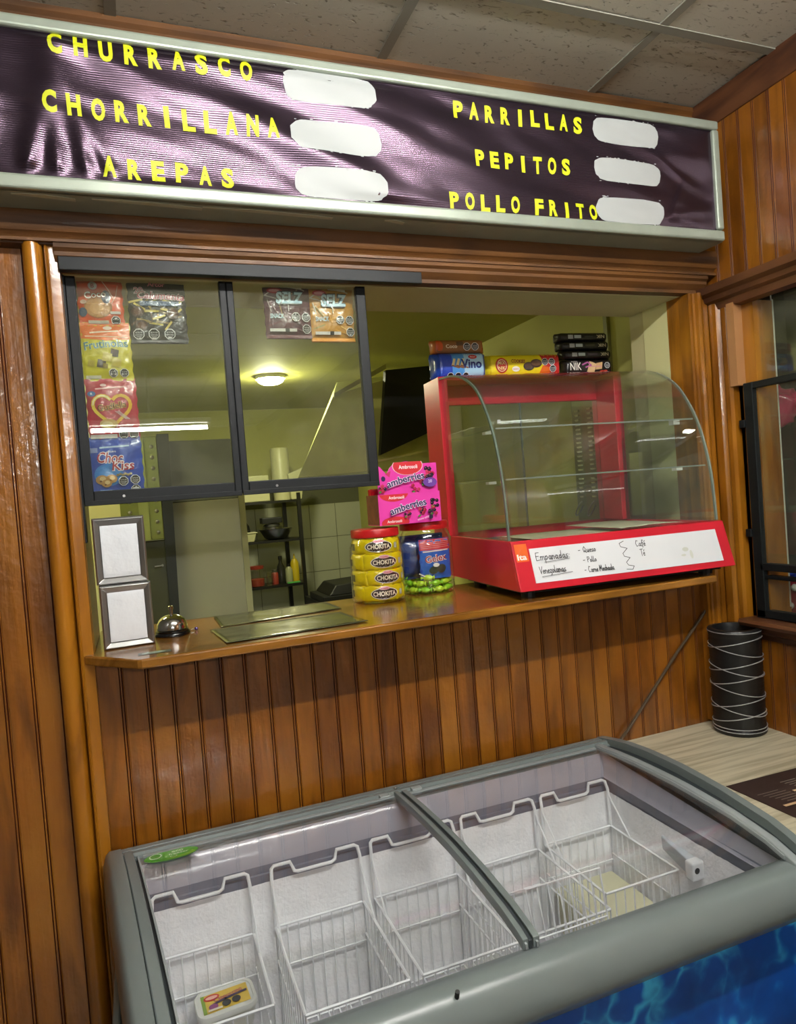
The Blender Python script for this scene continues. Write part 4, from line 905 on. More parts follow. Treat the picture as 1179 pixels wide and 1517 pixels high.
def a_yellow(a, W, H):
    a.poly([(-W, H), (W, H), (W, H*.42), (0, H*.36), (-W, H*.45)], '#e0702a'); a.line([(-W*.6, H*.64), (W*.5, H*.70)], H*.05, '#f0e0c8'); a.line([(-W*.8, H*.52), (W*.9, H*.48)], H*.03, '#f0d8b8'); a.ell(W*.1, H*.8, W*.18, H*.07, '#f0e0d0')
    a.textout('Frutinolas', 0, H*.13, H*.26, '#3c7288', '#c8d8a0', w=W*1.75, o=.03, arc=-1.2, rot=.08)
    for (x, y, r, c) in ((-.25, -.42, .2, '#3c2c26'), (.3, -.06, .19, '#40302a'), (-.65, -.4, .16, '#b9a848'), (.0, -.2, .22, '#cfc060'), (.35, -.4, .22, '#c4b450'), (-.1, -.5, .12, '#8a7a30')):
        x, y, r = x*W, y*H, r*W; a.poly([(x-r, y-r*.7), (x+r*.7, y-r), (x+r, y+r*.6), (x-r*.6, y+r)], c)
    a.rect(-W*.9, -H*.92, -W*.3, -H*.82, '#d8d4c0'); a.seal(W*.2, -H*.74, W*.19); a.seal(W*.64, -H*.74, W*.19)
def a_red(a, W, H):
    a.line([(-W*.6, H*.66), (W*.5, H*.72)], H*.05, '#e8b8b8'); a.ell(-W*.3, H*.78, W*.12, H*.05, '#e8c8c8'); a.ell(-W*.78, H*.5, W*.16, H*.09, '#3a66a0'); a.text('R', -W*.78, H*.46, H*.08, '#e8e8f0')
    hp_ = [(16*sin(t)**3, 13*cos(t)-5*cos(2*t)-2*cos(3*t)-cos(4*t)) for t in [2*pi*i/40 for i in range(41)]]
    k = W*.046; a.line([(x*k-W*.02, y*k*1.05-H*.02) for x, y in hp_[3:18]], W*.13, '#e0b020'); a.line([(x*k-W*.02, y*k*1.05-H*.02) for x, y in hp_[22:38]], W*.13, '#e8c848'); a.line([(x*k*1.0-W*.02, y*k*1.05-H*.02) for x, y in hp_[30:38]], W*.05, '#f0e8c0')
    a.textout('Gudfella', 0, -H*.02, H*.2, '#5c1220', '#e0b848', w=W*1.15, o=.035, rot=.15); a.ell(-W*.2, -H*.5, W*.35, H*.16, '#c8a868'); a.ell(-W*.25, -H*.52, W*.22, H*.1, '#e0cc98')
    for k_ in range(3): a.line([(W*(.1+.07*k_), -H*.1), (W*(.5+.07*k_), -H*.36)], W*.02, '#e8e0e0')
    a.text('Pancake' if False else 'Familiar', W*.45, -H*.62, H*.09, '#f0d8d8', w=W*.7, rot=.1); a.rect(-W*.95, -H*.97, W*.1, -H*.84, '#c8c4c0'); a.seal(W*.35, -H*.86, W*.2); a.seal(W*.76, -H*.86, W*.2)
def a_blue(a, W, H):
    a.rect(-W, -H, W, H, '#1c44a8'); a.ell(-W*.35, -H*.35, W*.55, H*.4, '#2c7cc8'); a.line([(-W*.6, H*.62), (W*.5, H*.66)], H*.06, '#a8c0e0'); a.rect(-W*.98, H*.45, -W*.7, H*.62, '#8a98c8')
    a.text('Nueva', -W*.15, H*.44, H*.08, '#e8e8f8', w=W*.3); a.textout('Choc', -W*.28, H*.08, H*.36, '#a82038', '#f0e8f0', w=W*1.0, o=.05, shear=.15, rot=-.05); a.textout('Kiss', W*.22, -H*.20, H*.32, '#a82038', '#f0e8f0', w=W*.85, o=.05, shear=.15)
    for (x, y, r) in ((-.62, -.52, .24), (-.25, -.5, .22), (-.45, -.65, .2)): a.ell(x*W, y*H, r*W, r*W*.8, '#b88a50'); a.ell(x*W+W*.03, y*H+H*.03, r*W*.5, r*W*.4, '#dcc08c'); a.ell(x*W-W*.05, y*H-H*.05, r*W*.2, r*W*.15, '#6a4020')
    for i in range(6): a.ell(W*(.0+.1*i), -H*.38+H*.03*(i % 2), W*.06, W*.05, '#8a7a50')
    a.seal(W*.2, -H*.6, W*.2); a.seal(W*.66, -H*.56, W*.2); a.seal(W*.66, -H*.92, W*.2); a.line([(-W*.7, -H*.9), (W*.2, -H*.94)], H*.05, '#7aa0d8')
def a_black(a, W, H):
    a.rect(-W, -H, W, H, '#2b2724')
    rr = random.Random(5)
    for i in range(26):
        x, y = (rr.random()-.5)*1.6*W, -H*.55+rr.random()*H*.8; l, r, an = W*.22, W*.07, rr.random()*3; a.line([(x-l*cos(an), y-l*sin(an)*.7), (x+l*cos(an), y+l*sin(an)*.7)], r, rr.choice(['#c8b450', '#8a7040', '#dcc870', '#5a3c28', '#3c2a20', '#a08a50']))
    for (x, y) in ((-.7, -.1), (-.6, -.5), (.5, -.15)): a.ell(x*W, y*H, W*.22, W*.2, '#4a2e22'); a.ell(x*W, y*H, W*.14, W*.12, '#6a4432')
    a.rect(-W*.6, H*.06, W*.75, H*.2, '#2c4a70'); a.text('SABOR LECHE', W*.05, H*.09, H*.07, '#98a8c8', w=W*1.1, rot=-.03)
    a.textout('20', -W*.62, H*.42, H*.17, '#b86a80', '#e8d0d8', o=.05); a.textout('Calugones' if False else 'Calumenta', W*.12, H*.26, H*.2, '#a03048', '#e8ccd4', w=W*1.65, o=.05, shear=.2, rot=-.03); a.text('Arcor', 0, H*.62, H*.13, '#c87080', w=W*.6, bold=.03)
    a.seal(-W*.72, -H*.75, W*.2); a.seal(-W*.2, -H*.75, W*.2); a.seal(W*.35, -H*.75, W*.2); a.rect(-W, -H, W, -H*.92, '#141414'); a.rect(W*.3, -H*.98, W*.8, -H*.88, '#0c0c0c')
def a_selz(bg, fg, low):
    def f(a, W, H):
        a.rect(-W, -H, W, H, bg); rr = random.Random(9)
        for i in range(22):
            x, y = (rr.random()-.5)*1.8*W, (rr.random()-.5)*1.9*H; an = rr.random()*3; l = W*.25; a.line([(x-l*cos(an), y-l*sin(an)), (x+l*cos(an), y+l*sin(an))], W*.045, rr.choice(fg))
        a.rect(-W, -H, W, -H*.88, low); a.ell(-W*.55, H*.62, W*.32, H*.1, '#b03040'); a.ell(-W*.55, H*.62, W*.24, H*.05, '#e0a0a8'); a.line([(-W*.1, H*.78), (W*.6, H*.72)], H*.09, '#e8e4dc')
        a.textout('SELZ', W*.05, H*.2, H*.36, '#b8d8e8', '#20303c', w=W*1.15, o=.07, bold=.04, shear=.1); a.text('SNACK', -W*.5, -H*.32, H*.14, '#a8c0c8', w=W*.6, bold=.04)
        a.seal(W*.3, -H*.28, W*.2); a.seal(W*.74, -H*.28, W*.2); a.seal(W*.74, -H*.68, W*.2); a.rect(-W*.85, -H*.78, W*.3, -H*.68, '#d8d4d0'); a.rect(-W*.2, -H*.79, -W*.02, -H*.67, '#3c3c3c')
    return f
YBG = 1.6365+.006
def hang(x0, x1, z0, z1, *args, **kw):
    name, lab, fm, art = args; w, h = x1-x0, z1-z0
    return bag(name, lab, ((x0+x1)/2, YBG+.0105, (z0+z1)/2), w, h, .016, fm, art, G1, **kw)
hang(-.080, .012, 1.908, 2.018, 'snack_bag', 'orange coconut biscuit bag at the top left of the window', film('film_orange', '#d4562a'), a_coco, seed=1)
hang(-.081, .021, 1.784, 1.912, 'snack_bag', 'yellow and orange sweets bag, second from the top at the window edge', film('film_yellow', '#c9c02a'), a_yellow, seed=2)
hang(-.080, .024, 1.656, 1.789, 'snack_bag', 'dark red bag with a golden heart in the window', film('film_crimson', '#b01f3c'), a_red, seed=3)
hang(-.082, .024, 1.538, 1.661, 'snack_bag', 'blue cookie bag at the bottom left of the window', film('film_blue', '#1c44a8'), a_blue, seed=4)
hang(.022, .145, 1.866, 2.020, 'snack_bag', 'black and yellow sweets bag hanging at the top of the left pane', film('film_black', '#26221f'), a_black, seed=5)
hang(.324, .436, 1.879, 2.018, 'snack_bag', 'dark purple snack bag at the top of the right pane', film('film_purple', '#4a2434'), a_selz('#5a3040', ['#8a6a70', '#c8b8b8', '#a89060', '#3c1c28', '#703040'], '#6a2030'), seed=6)
hang(.434, .545, 1.872, 2.016, 'snack_bag', 'orange snack bag beside the purple one in the right pane', film('film_amber', '#d8891e'), a_selz('#c08a38', ['#e0a848', '#c8c0a8', '#a87028', '#e8c070', '#8a8a40'], '#e8981e'), seed=7)

# packs on top of the display case ------------------------------------
def pack(name, lab, p, w, h, d, fm, artfn, group, rz=CY, fin=.018, seed=0, cat='snack pack', bend=0, crinkle=.05, flatend=True):
    def BD(p):
        if not bend: return p
        a_ = p[0]/bend; r_ = bend-p[1]; return (r_*sin(a_), bend-r_*cos(a_), p[2])
    """flow-wrapped pack, w long, h high, d deep; origin at the base centre"""
    t = thing(name, lab, cat, p, rz, group); m = MB(); n = 22; secs = []
    for i in range(n+1):
        u = -1+2*i/n; x = u*w/2; e = max(0, min(1, (w/2-abs(x))/fin)); k = .10+.90*sin(e*pi/2)**.7; sec = []
        for j in range(20):
            a_ = 2*pi*j/20; ca, sa = cos(a_), sin(a_); q = 3.5; r = (abs(ca)**q+abs(sa)**q)**(-1/q)
            nn = 1+crinkle*noise.noise(Vector((x*70+seed, a_*2, seed)))
            sec.append(BD((x+(.003*sin(j*2.1) if i in (0, n) else 0), r*ca*d/2*k*nn, h/2+r*sa*h/2*(k if e < 1 and not flatend else 1)*nn*.97)))
        secs.append(sec)
    m.sweep(secs); m.build('wrapper', fm, t, smooth=True, angle=60)
    a = Art(.0002); W, H = w/2-fin*.75, h*.42; artfn(a, W, H); a.clip(-W, -h/2+.001, W, h/2-.001)
    def fn(x, z, hh):
        e = max(0, min(1, (w/2-abs(x))/fin)); k = .10+.90*sin(e*pi/2)**.7; s_ = max(-.999, min(.999, z/(h/2))); return BD((x, -(d/2*k*(1-abs(s_)**3.5)**(1/3.5)*1.035)-.0008-hh, h/2+z))
    a.build('printed_design', fn, PRINT, t, maxlen=.008)
    return t
def onc(x, y): # point on the case top in world coords; x along case, y depth
    v = Matrix.Rotation(CY, 3, 'Z') @ Vector((x, y, 0)); return (case.location.x+v.x, case.location.y+v.y)
ZT = 1.8335
def a_vino(a, W, H):
    a.rect(-W, -H*1.2, -W*.45, H*1.2, '#2448b8'); a.rect(-W*.45, -H*1.2, W, H*1.2, '#4a94d8'); a.rect(W*.1, -H*1.2, W, H*1.2, '#a8d0e8')
    for i in range(3): x = -W*(.5-.2*i); a.poly([(x, -H*.1), (x+W*.12, H*.6), (x+W*.22, H*.55), (x+W*.12, -H*.15)], '#e8d8a0'); a.poly([(x, -H*.1), (x+W*.35, -H*.35), (x+W*.4, -H*.25), (x+W*.05, 0)], '#8a5a38')
    a.text('Vino', W*.42, -H*.30, H*.8, '#16307a', w=W*.95, bold=.03); a.ell(W*.5, H*.72, W*.2, H*.2, '#c02030'); a.text('Alcor' if False else 'Arcor', W*.5, H*.66, H*.14, '#f0e0e0', w=W*.26)
    for x in (-.55, -.2, .15): a.ell(x*W, -H*.95, W*.14, H*.25, '#e8e8e8'); a.ell(x*W, -H*.95, W*.12, H*.21, '#101010')
def a_cook(a, W, H):
    a.rect(-W, -H*1.2, W, H*1.2, '#e8d41c'); a.poly([(W*.42, -H*1.2), (W*.55, 0), (W*.42, H*1.2), (W, H*1.2), (W, -H*1.2)], '#c8282a'); a.poly([(W*.35, -H*1.2), (W*.5, -H*.1), (W*.72, -H*.3), (W*.7, -H*1.2)], '#e06a20')
    a.ell(-W*.70, 0, W*.18, H*.82, '#b82820'); a.ell(-W*.70, 0, W*.14, H*.66, '#e8c8b0', w=.15); a.text('MIX', -W*.70, H*.1, H*.36, '#f0e0a0', w=W*.2); a.text('NIK', -W*.70, -H*.45, H*.36, '#f0e0a0', w=W*.2)
    a.text('COOKIES', -W*.22, H*.25, H*.34, '#8a3a18', w=W*.4, bold=.03, rot=-.05); a.ell(-W*.30, -H*.4, W*.11, H*.28, '#f0f0e8'); a.text('NUEVO', -W*.3, -H*.48, H*.15, '#c04030', w=W*.16)
    a.ell(W*.08, -H*.15, W*.16, H*.45, '#2c1c14'); a.ell(W*.08, -H*.08, W*.12, H*.3, '#4c382a'); a.ell(W*.30, H*.15, W*.17, H*.45, '#3c2418'); a.ell(W*.30, H*.2, W*.14, H*.32, '#6a4a30')
    a.seal(W*.56, H*.3, W*.10); a.seal(W*.76, H*.3, W*.10); a.seal(W*.66, H*.85, W*.1) if False else a.seal(W*.78, -H*.45, W*.10)
def a_coco2(a, W, H):
    a.rect(-W, -H*1.2, W, H*1.2, '#8a5a30'); a.ell(-W*.9, 0, W*.2, H*1.1, '#c8501c'); a.text('Coco', -W*.32, -H*.3, H*.6, '#e8d8c0', w=W*.5, bold=.02); a.rect(-W*.1, H*.1, W*.2, H*.8, '#5c4028'); a.seal(W*.36, -H*.1, W*.17); a.seal(W*.72, -H*.1, W*.17)
def a_nikb(flav):
    def f(a, W, H):
        a.rect(-W, -H*1.2, W, H*1.2, '#121010'); a.text('NIK', W*.72, -H*.42, H*.85, '#c8bc98', w=W*.36, rot=0, mirror=True); a.rect(-W*.72, -H*.5, -W*.50, H*.5, '#c8c8c4')
        for i in range(7): a.rect(-W*(.71-.03*i), -H*.45, -W*(.70-.03*i), H*.45, '#30302c')
        a.rect(-W*.46, -H*.4, -W*.16, H*.4, '#a8b0b0'); a.rect(-W*.05, -H*.3, W*.4, H*.3, flav); a.rect(-W*.02, -H*.05, W*.36, H*.05, '#4a4a44')
    return f
def a_nik(a, W, H):
    a.rect(-W, -H*1.2, W, H*1.2, '#171214'); a.text('NIK', -W*.66, -H*.5, H*1.15, '#ece6dc', w=W*.52, bold=.01); a.text('SUPER', -W*.7, H*.72, H*.2, '#d8d0c8', w=W*.3)
    a.poly([(-W*.15, -H*.8), (W*.2, -H*.9), (W*.3, H*.4), (W*.0, H*.9)], '#d8b888'); a.poly([(W*.25, -H*.5), (W*.55, -H*.4), (W*.6, H*.7), (W*.3, H*.5)], '#cfa878'); a.line([(-W*.35, H*.3), (-W*.1, H*.7), (W*.05, H*.2), (-W*.2, -H*.1)], W*.06, '#b05a9a'); a.line([(-W*.1, 0), (W*.55, 0)], H*.1, '#d080a0')
    a.ell(W*.55, -H*.8, W*.1, H*.2, '#b83a30'); a.ell(W*.72, -H*.75, W*.09, H*.18, '#c05040'); a.seal(W*.8, H*.15, W*.13)
G2 = 'biscuit packs on top of the display case'
px_, py_ = onc(.095, .520); pack('wafer_pack', 'blue wafer pack standing at the left end on the display case', (px_, py_, ZT), .185, .080, .075, film('film_blue', '#1c44a8'), a_vino, G2, fin=.026, seed=3)
px_, py_ = onc(.318, .515); pack('cookie_pack', 'yellow and red cookie pack in the middle on the display case', (px_, py_, ZT), .270, .072, .055, film('film_cookie', '#dcc81c'), a_cook, G2, seed=5)
px_, py_ = onc(.092, .512); pack('coconut_pack', 'small orange and brown roll lying on top of the blue wafer pack', (px_, py_, ZT+.079), .178, .042, .04, film('film_orange2', '#b0602a'), a_coco2, G2, seed=8)
px_, py_ = onc(.548, .505); pack('wafer_packet', 'black wafer packet with printed wafers, lowest of the black stack', (px_, py_, ZT), .188, .050, .055, film('film_dark', '#151113'), a_nik, G2, seed=11)
for k, (z, fl, lb, dx) in enumerate(((.0505, '#2c1230', 'third from the top of the black stack', .0), (.081, '#2c2a14', 'second from the top of the black stack', -.005), (.1105, '#1a1a18', 'topmost of the black stack', -.006))):
    px_, py_ = onc(.545+dx, .505+.004*k); pack('wafer_packet', 'black wafer packet lying on its side, '+lb, (px_, py_, ZT+z), .190, .0295, .055, film('film_dark', '#151113'), a_nikb(fl), G2, seed=13+k, fin=.014)

# ------------------------------------------------------------------ napkin dispensers
def dispenser(x, y, z, rz, lab, h):
    t = thing('napkin_dispenser', lab, 'napkin dispenser', (x, y, z), rz, 'metal napkin dispensers'); w = .104; d = .085; r = .0145
    ST = MATS.get('dispenser_steel') or simple('dispenser_steel', '#a4a4a2', .34, .9, bump=.15, bscale=25)
    m = MB(); hw = w/2
    pf = [(-hw, d), (-hw, .012), (-hw+.006, .003), (hw-.006, .003), (hw, .012), (hw, d)]
    m.prism([(-hw+.001, d), (-hw+.001, .012), (hw-.001, .012), (hw-.001, d)], .0, h, 2); m.build('body', ST, t, bevel=.003)
    # mitred sloping rim
    o0 = [(-hw, 0), (hw, 0), (hw, h), (-hw, h)]; i0 = [(-hw+r, r*.85), (hw-r, r*.85), (hw-r, h-r*1.15), (-hw+r, h-r*1.15)]
    m = MB(); m.sweep([[(p, .012, q) for p, q in o0], [(p, .002, q) for p, q in o0], [(lerp(p, a_, .25), -.002, lerp(q, b_, .25)) for (p, q), (a_, b_) in zip(o0, i0)], [(p, .004, q) for p, q in i0], [(p, .011, q) for p, q in i0]], caps=False)
    m.build('rim', ST, t, bevel=.0008)
    m = MB(); iw, ih = hw-r-.0005, (h-2*r); m.grid(lambda u, v: (lerp(-iw, iw, u), .004-.0035*sin(pi*v)**.5+.0022*noise.noise(Vector((u*3+x*50, v*4, z*10)))*sin(pi*u), lerp(r*.85+.002, h-r*1.15, v)), 16, 20)
    m.build('napkin', NAPK, t, smooth=True, angle=180); return t
dispenser(-.0335, 1.603, 1.2035, math.radians(3), 'dented metal napkin dispenser standing on the counter, the lower of two', .137)
dispenser(-.0365, 1.601, 1.3425, math.radians(2), 'metal napkin dispenser stacked on top of the other one', .142)
# ------------------------------------------------------------------ service bell
bl = thing('service_bell', 'chrome service bell on a black base beside the napkin dispensers', 'bell', (.058, 1.682, 1.2035))
MB().lathe([(0, 0), (.039, 0), (.040, .003), (.038, .007), (.036, .009), (.037, .012), (.034, .015), (0, .015)], n=36).build('base', simple('gloss_black', '#0a0a0a', .2), bl, smooth=True, angle=50)
MB().lathe([(.0345, .015), (.0345, .018), (.033, .026), (.029, .035), (.022, .042), (.012, .0465), (.005, .048), (0, .048)], n=36).build('dome', CHROME, bl, smooth=True, angle=60)
MB().lathe([(0, .047), (.004, .048), (.004, .058), (.0055, .059), (.0055, .066), (.003, .068), (0, .068)], n=16).build('button', CHROME, bl, smooth=True, angle=40)
bd = thing('purple_bead', 'tiny purple bead lying right of the bell', 'bead', (.112, 1.70, 1.2035)); MB().lathe([(0, 0), (.003, .0005), (.0045, .004), (.003, .0075), (0, .008)], n=14).build('ball', simple('purple_gloss', '#3a2068', .2), bd, smooth=True)
MB().tube([(-.012, 0, .003), (-.004, 0, .004)], .0012, 6).build('pin', STEEL, bd)

# ------------------------------------------------------------------ candy jars
YELF = film('film_gold', '#d9c40a', .28)
def jar(x, y, r, h, lab):
    t = thing('candy_jar', lab, 'jar', (x, y, 1.2035), 0, 'clear sweet jars with red lids'); 
    prof = [(r*.90, 0), (r*.97, .004), (r, .014), (r, h*.72), (r*.97, h*.82), (r*.88, h*.92), (r*.82, h*.96), (r*.82, h)]
    MB().lathe(prof, n=40, cap=False).build('glass', GLJ, t, smooth=True, angle=180)
    MB().lathe([(0, .001), (r*.9, .001)], n=40, cap=False).build('bottom', GLJ, t)
    pl = [(0, h+.001), (r*.86, h+.0), (r*.88, h+.002)]; m = MB()
    m.lathe([(r*.84, h-.006), (r*.875, h-.006), (r*.885, h-.003), (r*.885, h+.012), (r*.86, h+.0155), (0, h+.0155)], n=60); m.build('lid', REDP, t, smooth=True, angle=40)
    return t
jx, jy = .604, 1.792
jar(jx, jy, .074, .180, 'sweet jar packed with golden wafer packets, left of the two jars')
# golden packets in the jar: four facing front, others around
def a_chok(a, W, H):
    a.ell(-W*.05, 0, W*.62, H*.85, '#e8e4d8'); a.ell(-W*.05, 0, W*.58, H*.76, '#2a1a10'); a.text('CHOKITA', -W*.05, -H*.32, H*.62, '#f0e8d0', w=W*1.02, bold=.03); a.ell(-W*.05, H*.78, W*.25, H*.26, '#d8a0a8'); a.text('Nestlé', -W*.05, H*.68, H*.2, '#b02838', w=W*.32)
    a.rect(W*.68, -H*.4, W*.84, H*.4, '#b8b8b0')
G3 = 'golden wafer packets in the left jar'
def candybar(x, y, z, rz, lab, w=.105, h=.043, art=True, seed=0, bend=0):
    return pack('wafer_bar', lab, (x, y, z), w, h, .020, YELF, a_chok if art else (lambda a, W, H: a.rect(-W*.3, -H*.5, W*.3, H*.5, '#2a1a10')), G3, rz=rz, fin=.010, seed=seed, cat='wafer bar', bend=bend, crinkle=.22)
for k, lb in enumerate(('lowest', 'second from the bottom', 'second from the top', 'topmost')):
    aa = math.radians((-4, 6, 0, -9)[k]); rb_ = .0605 if k < 3 else .0555
    candybar(jx+rb_*sin(aa), jy-rb_*cos(aa), 1.2075+.0415*k, aa, 'golden wafer packet facing front in the jar, '+lb, w=.118, seed=20+k, bend=rb_)
for k in range(4):
    for q, sd in ((-1, 'left'), (1, 'right')):
        aa = math.radians(q*98+7*(k % 2)); rb_ = .0605 if k < 3 else .0555
        candybar(jx+rb_*sin(aa), jy-rb_*cos(aa), 1.2075+.0415*k, aa, 'golden wafer packet curled against the '+sd+' side of the jar, '+('lowest', 'second from the bottom', 'second from the top', 'topmost')[k], w=.112, seed=30+k+q, art=False, bend=rb_)
j2x, j2y = .764, 1.828
jar(j2x, j2y, .078, .185, 'half filled sweet jar with a blue and red bag inside, right of the two jars')
# contents: small blue/red sachet bag and green sweets
def a_sachet(a, W, H):
    a.rect(-W, -H, W, H, '#2460b8'); a.rect(-W, H*.45, W, H, '#c02a34'); 
    for i in range(5): a.line([(-W*.9, H*(.55+.09*i)), (W*.9, H*(.58+.09*i))], H*.025, '#e08a80')
    a.line([(-W*.8, H*.38), (W*.8, H*.42)], H*.06, '#e0d0c0'); a.textout('Gelex', 0, -H*.12, H*.32, '#a83038', '#e8e0d8', w=W*1.4, o=.05, rot=.1); a.ell(-W*.2, -H*.55, W*.3, H*.2, '#384838'); a.ell(W*.3, -H*.5, W*.3, H*.22, '#3c4c3c'); a.ell(-W*.05, -H*.3, W*.2, H*.1, '#e8e8d8')
bag('sweet_bag', 'blue and red printed sweets bag inside the right jar', (j2x+.006, j2y-.050, 1.300), .092, .112, .022, film('film_blue', '#1c44a8'), a_sachet, None, seed=50)
bag('sweet_bag', 'dark blue sweets bag at the back of the right jar', (j2x-.008, j2y+.005, 1.305), .132, .125, .05, film('film_navy', '#16306e'), lambda a, W, H: (a.rect(-W, H*.3, W, H, '#23407c'), a.ell(0, 0, W*.4, H*.3, '#7a2034')), None, seed=51)
GRN = [simple('candy_green', '#8cd02c', .3, coat=.4, bump=.4, bscale=60), simple('candy_lime', '#b8e03a', .3, coat=.4, bump=.4, bscale=60)]
rr = random.Random(11); k = 0
spots = []
for lay, (z, n, rad) in enumerate(((1.2055, 9, .058), (1.2055, 4, .024), (1.224, 8, .056), (1.240, 4, .060))):
    for i in range(n): spots.append((2*pi*i/n+lay*.4, rad, z, lay))
cme = None
for an, rad, z, lay in spots:
    t = thing('wrapped_candy', 'small green wrapped candy in the right jar, '+('bottom layer along the glass', 'bottom layer in the middle', 'second layer up', 'topmost of the heap')[lay], 'candy', (j2x+rad*cos(an), j2y+rad*sin(an), z+.0095), an+1.4, 'green candies in the right jar')
    if cme is None:
        cme = []
        for g in GRN:
            m = MB(); secs = []
            for i in range(13):
                x = -.019+.038*i/12; e = abs(x)/.019; r = .0095*sqrt(max(0, 1-(e/.72)**2)) if e < .68 else .002+.006*(e-.68)/.32
                secs.append([(x, max(.0022, r)*cos(2*pi*j/10)*1.0, max(.0022, r)*sin(2*pi*j/10)*.9) for j in range(10)])
            m.sweep(secs); cme.append(m.mesh('wrapper', g))
    o = bpy.data.objects.new('wrapper', cme[k % 2]); COL.objects.link(o); o.parent = t; [setattr(p, 'use_smooth', True) for p in o.data.polygons]; k += 1
# lollipop stick
tag(MB().tube([(j2x-.045, j2y-.052, 1.262), (j2x-.028, j2y-.058, 1.252)], .0018, 6).build('lollipop_stick', MATS['clip_white']), 'short white lollipop stick inside the right jar', 'lollipop stick')

# ------------------------------------------------------------------ pink candy display box on the jars
bx = thing('candy_display_box', 'pink cardboard candy display box standing on the lids of the jars', 'box', (.695, 1.795, 1.4055), 0)
PK = simple('pink_card', '#e23aa8', .4); PKD = simple('printed_brown_card', '#7a4434', .5, var=.3, vscale=60)
w2_, d2, h2 = .090, .050, .083
m = MB(); m.box((-w2_, -d2, 0), (w2_, d2, .002)); m.box((-w2_, -d2, .002), (w2_, -d2+.002, h2)); m.box((w2_-.002, -d2+.002, .002), (w2_, d2, h2)); m.build('carton', PK, bx)
B((-w2_, -d2+.002, .002), (-w2_+.002, d2, h2)).build('side_panel', PKD, bx)
hd = [(-w2_+.006, 0), (w2_, 0), (w2_, .108), (w2_-.045, .108), (w2_-.06, .112), (.0, .116), (-.035, .112), (-.048, .100), (-.058, .084), (-w2_+.014, .105), (-w2_+.004, .112)]
m = MB(); m.prism([(x, z+h2-.03) for x, z in hd], -d2+.010, -d2+.0115, 1); hdo = m.build('header_card', PK, bx)
def berries(a, x, y, s, seed):
    rr = random.Random(seed)
    for i in range(7):
        X, Y = x+(rr.random()-.5)*s*2, y+(rr.random()-.5)*s*1.6; c = rr.choice(['#2a1838', '#c82048', '#1c1024', '#d83058'])
        for q in range(5): a.ell(X+s*.22*cos(q*1.26), Y+s*.22*sin(q*1.26), s*.2, s*.2, c, n=8); a.n -= 1
        a.n += 1; a.ell(X-s*.1, Y+s*.1, s*.08, s*.08, '#e87890', n=6)
    a.ell(x-s*.5, y-s*.7, s*.4, s*.2, '#4a8a34', rot=.4, n=10)
a = Art(.00015); a.rect(-w2_+.001, .001, w2_-.001, h2-.001, '#e23aa8'); a.ell(-.045, h2+.001, .042, .022, '#d02430'); a.text('Ambrosoli', -.038, h2-.014, .008, '#f4e8e8', w=.045, bold=.02)
a.ell(-.045, .006, .040, .016, '#d02430'); a.text('Ambrosoli', -.048, .006, .007, '#f4e8e8', w=.042, bold=.02); berries(a, .072, .050, .013, 4); berries(a, .03, .028, .013, 5); berries(a, -.012, .026, .010, 6); berries(a, .064, .030, .012, 7)
a.textout('amberries', -.008, .040, .018, '#2c1c58', '#e8d8f0', w=.108, o=.05, rot=.20, arc=-1.0, bold=.02); a.text('sabores surtidos', .035, .010, .006, '#e8c8e8', w=.04, rot=.2); a.ell(.055, .014, .006, .006, '#2a1838'); a.clip(-w2_+.001, .001, w2_-.001, h2-.001)
a.build('printed_design', lambda x, z, h: (x, -d2-.0002-h, z), PRINTF, bx.children[0], maxlen=0)
a = Art(.00015); z0 = h2-.03; a.ell(.005, z0+.104, .045, .026, '#d02430'); a.ell(.005, z0+.104, .045, .026, '#e8c0c8', w=.05); a.text('Ambrosoli', .006, z0+.096, .010, '#f4e8e8', w=.055, bold=.02)
a.poly([(-.062, z0+.085), (-.045, z0+.092), (-.050, z0+.075)], '#c83060'); a.ell(-.068, z0+.072, .006, .007, '#281848'); berries(a, .070, z0+.085, .016, 1); berries(a, .055, z0+.062, .016, 2); berries(a, -.076, z0+.045, .012, 3); berries(a, .02, z0+.04, .012, 8)
a.ell(.064, z0+.055, .020, .013, '#6a3a98'); a.text('20', .064, z0+.054, .008, '#e0d0f0', bold=.02); a.textout('amberries', -.006, z0+.060, .018, '#2c1c58', '#e8d8f0', w=.112, o=.05, rot=.18, arc=-1.0, bold=.02)
hdc = [q for q in hd]; a.clip(-w2_+.005, z0, w2_-.001, z0+.1145)
a.build('printed_design', lambda x, z, h: (x, -d2+.0098-h, z), PRINTF, hdo, maxlen=0)
rc = thing('red_candy_packet', 'small shiny red packet sticking up behind the left edge of the pink box', 'packet', (.622, 1.83, 1.4080)); MB().box((-.014, -.010, 0), (.014, .010, .098)).build('wrapper', simple('red_foil', '#c0181c', .2, coat=.6), rc, bevel=.004)

# ================================================================== KITCHEN BEHIND THE OPENING
KZ = 2.17; KX = 1.600; KY = 5.06
structure(B((-1.6, YB, KZ), (KX+.05, KY, KZ+.05)).build('kitchen_ceiling', GREENW))
structure(B((KX, YB, 0), (KX+.05, KY, KZ)).build('wall_kitchen_right', GREENW))
structure(B((-1.65, YB, 0), (-1.6, KY, KZ)).build('wall_kitchen_left', GREENW))
wk = structure(B((-1.65, KY+.004, 0), (KX+.05, KY+.06, KZ)).build('wall_kitchen_back', GREENW))
B((-.8, KY-.002, 0), (KX, KY+.004, 1.56)).build('grout_bed', GROUT, wk)
tme = B((0, 0, 0), (.196, .007, .246)).mesh('wall_tile', TILEW)
for i in range(10):
    for j in range(6):
        o = bpy.data.objects.new('wall_tile', tme); COL.objects.link(o); o.parent = wk; o.location = (KX-.2*(i+1)+.006, KY-.008, 1.451-.25*j-.246+.0)
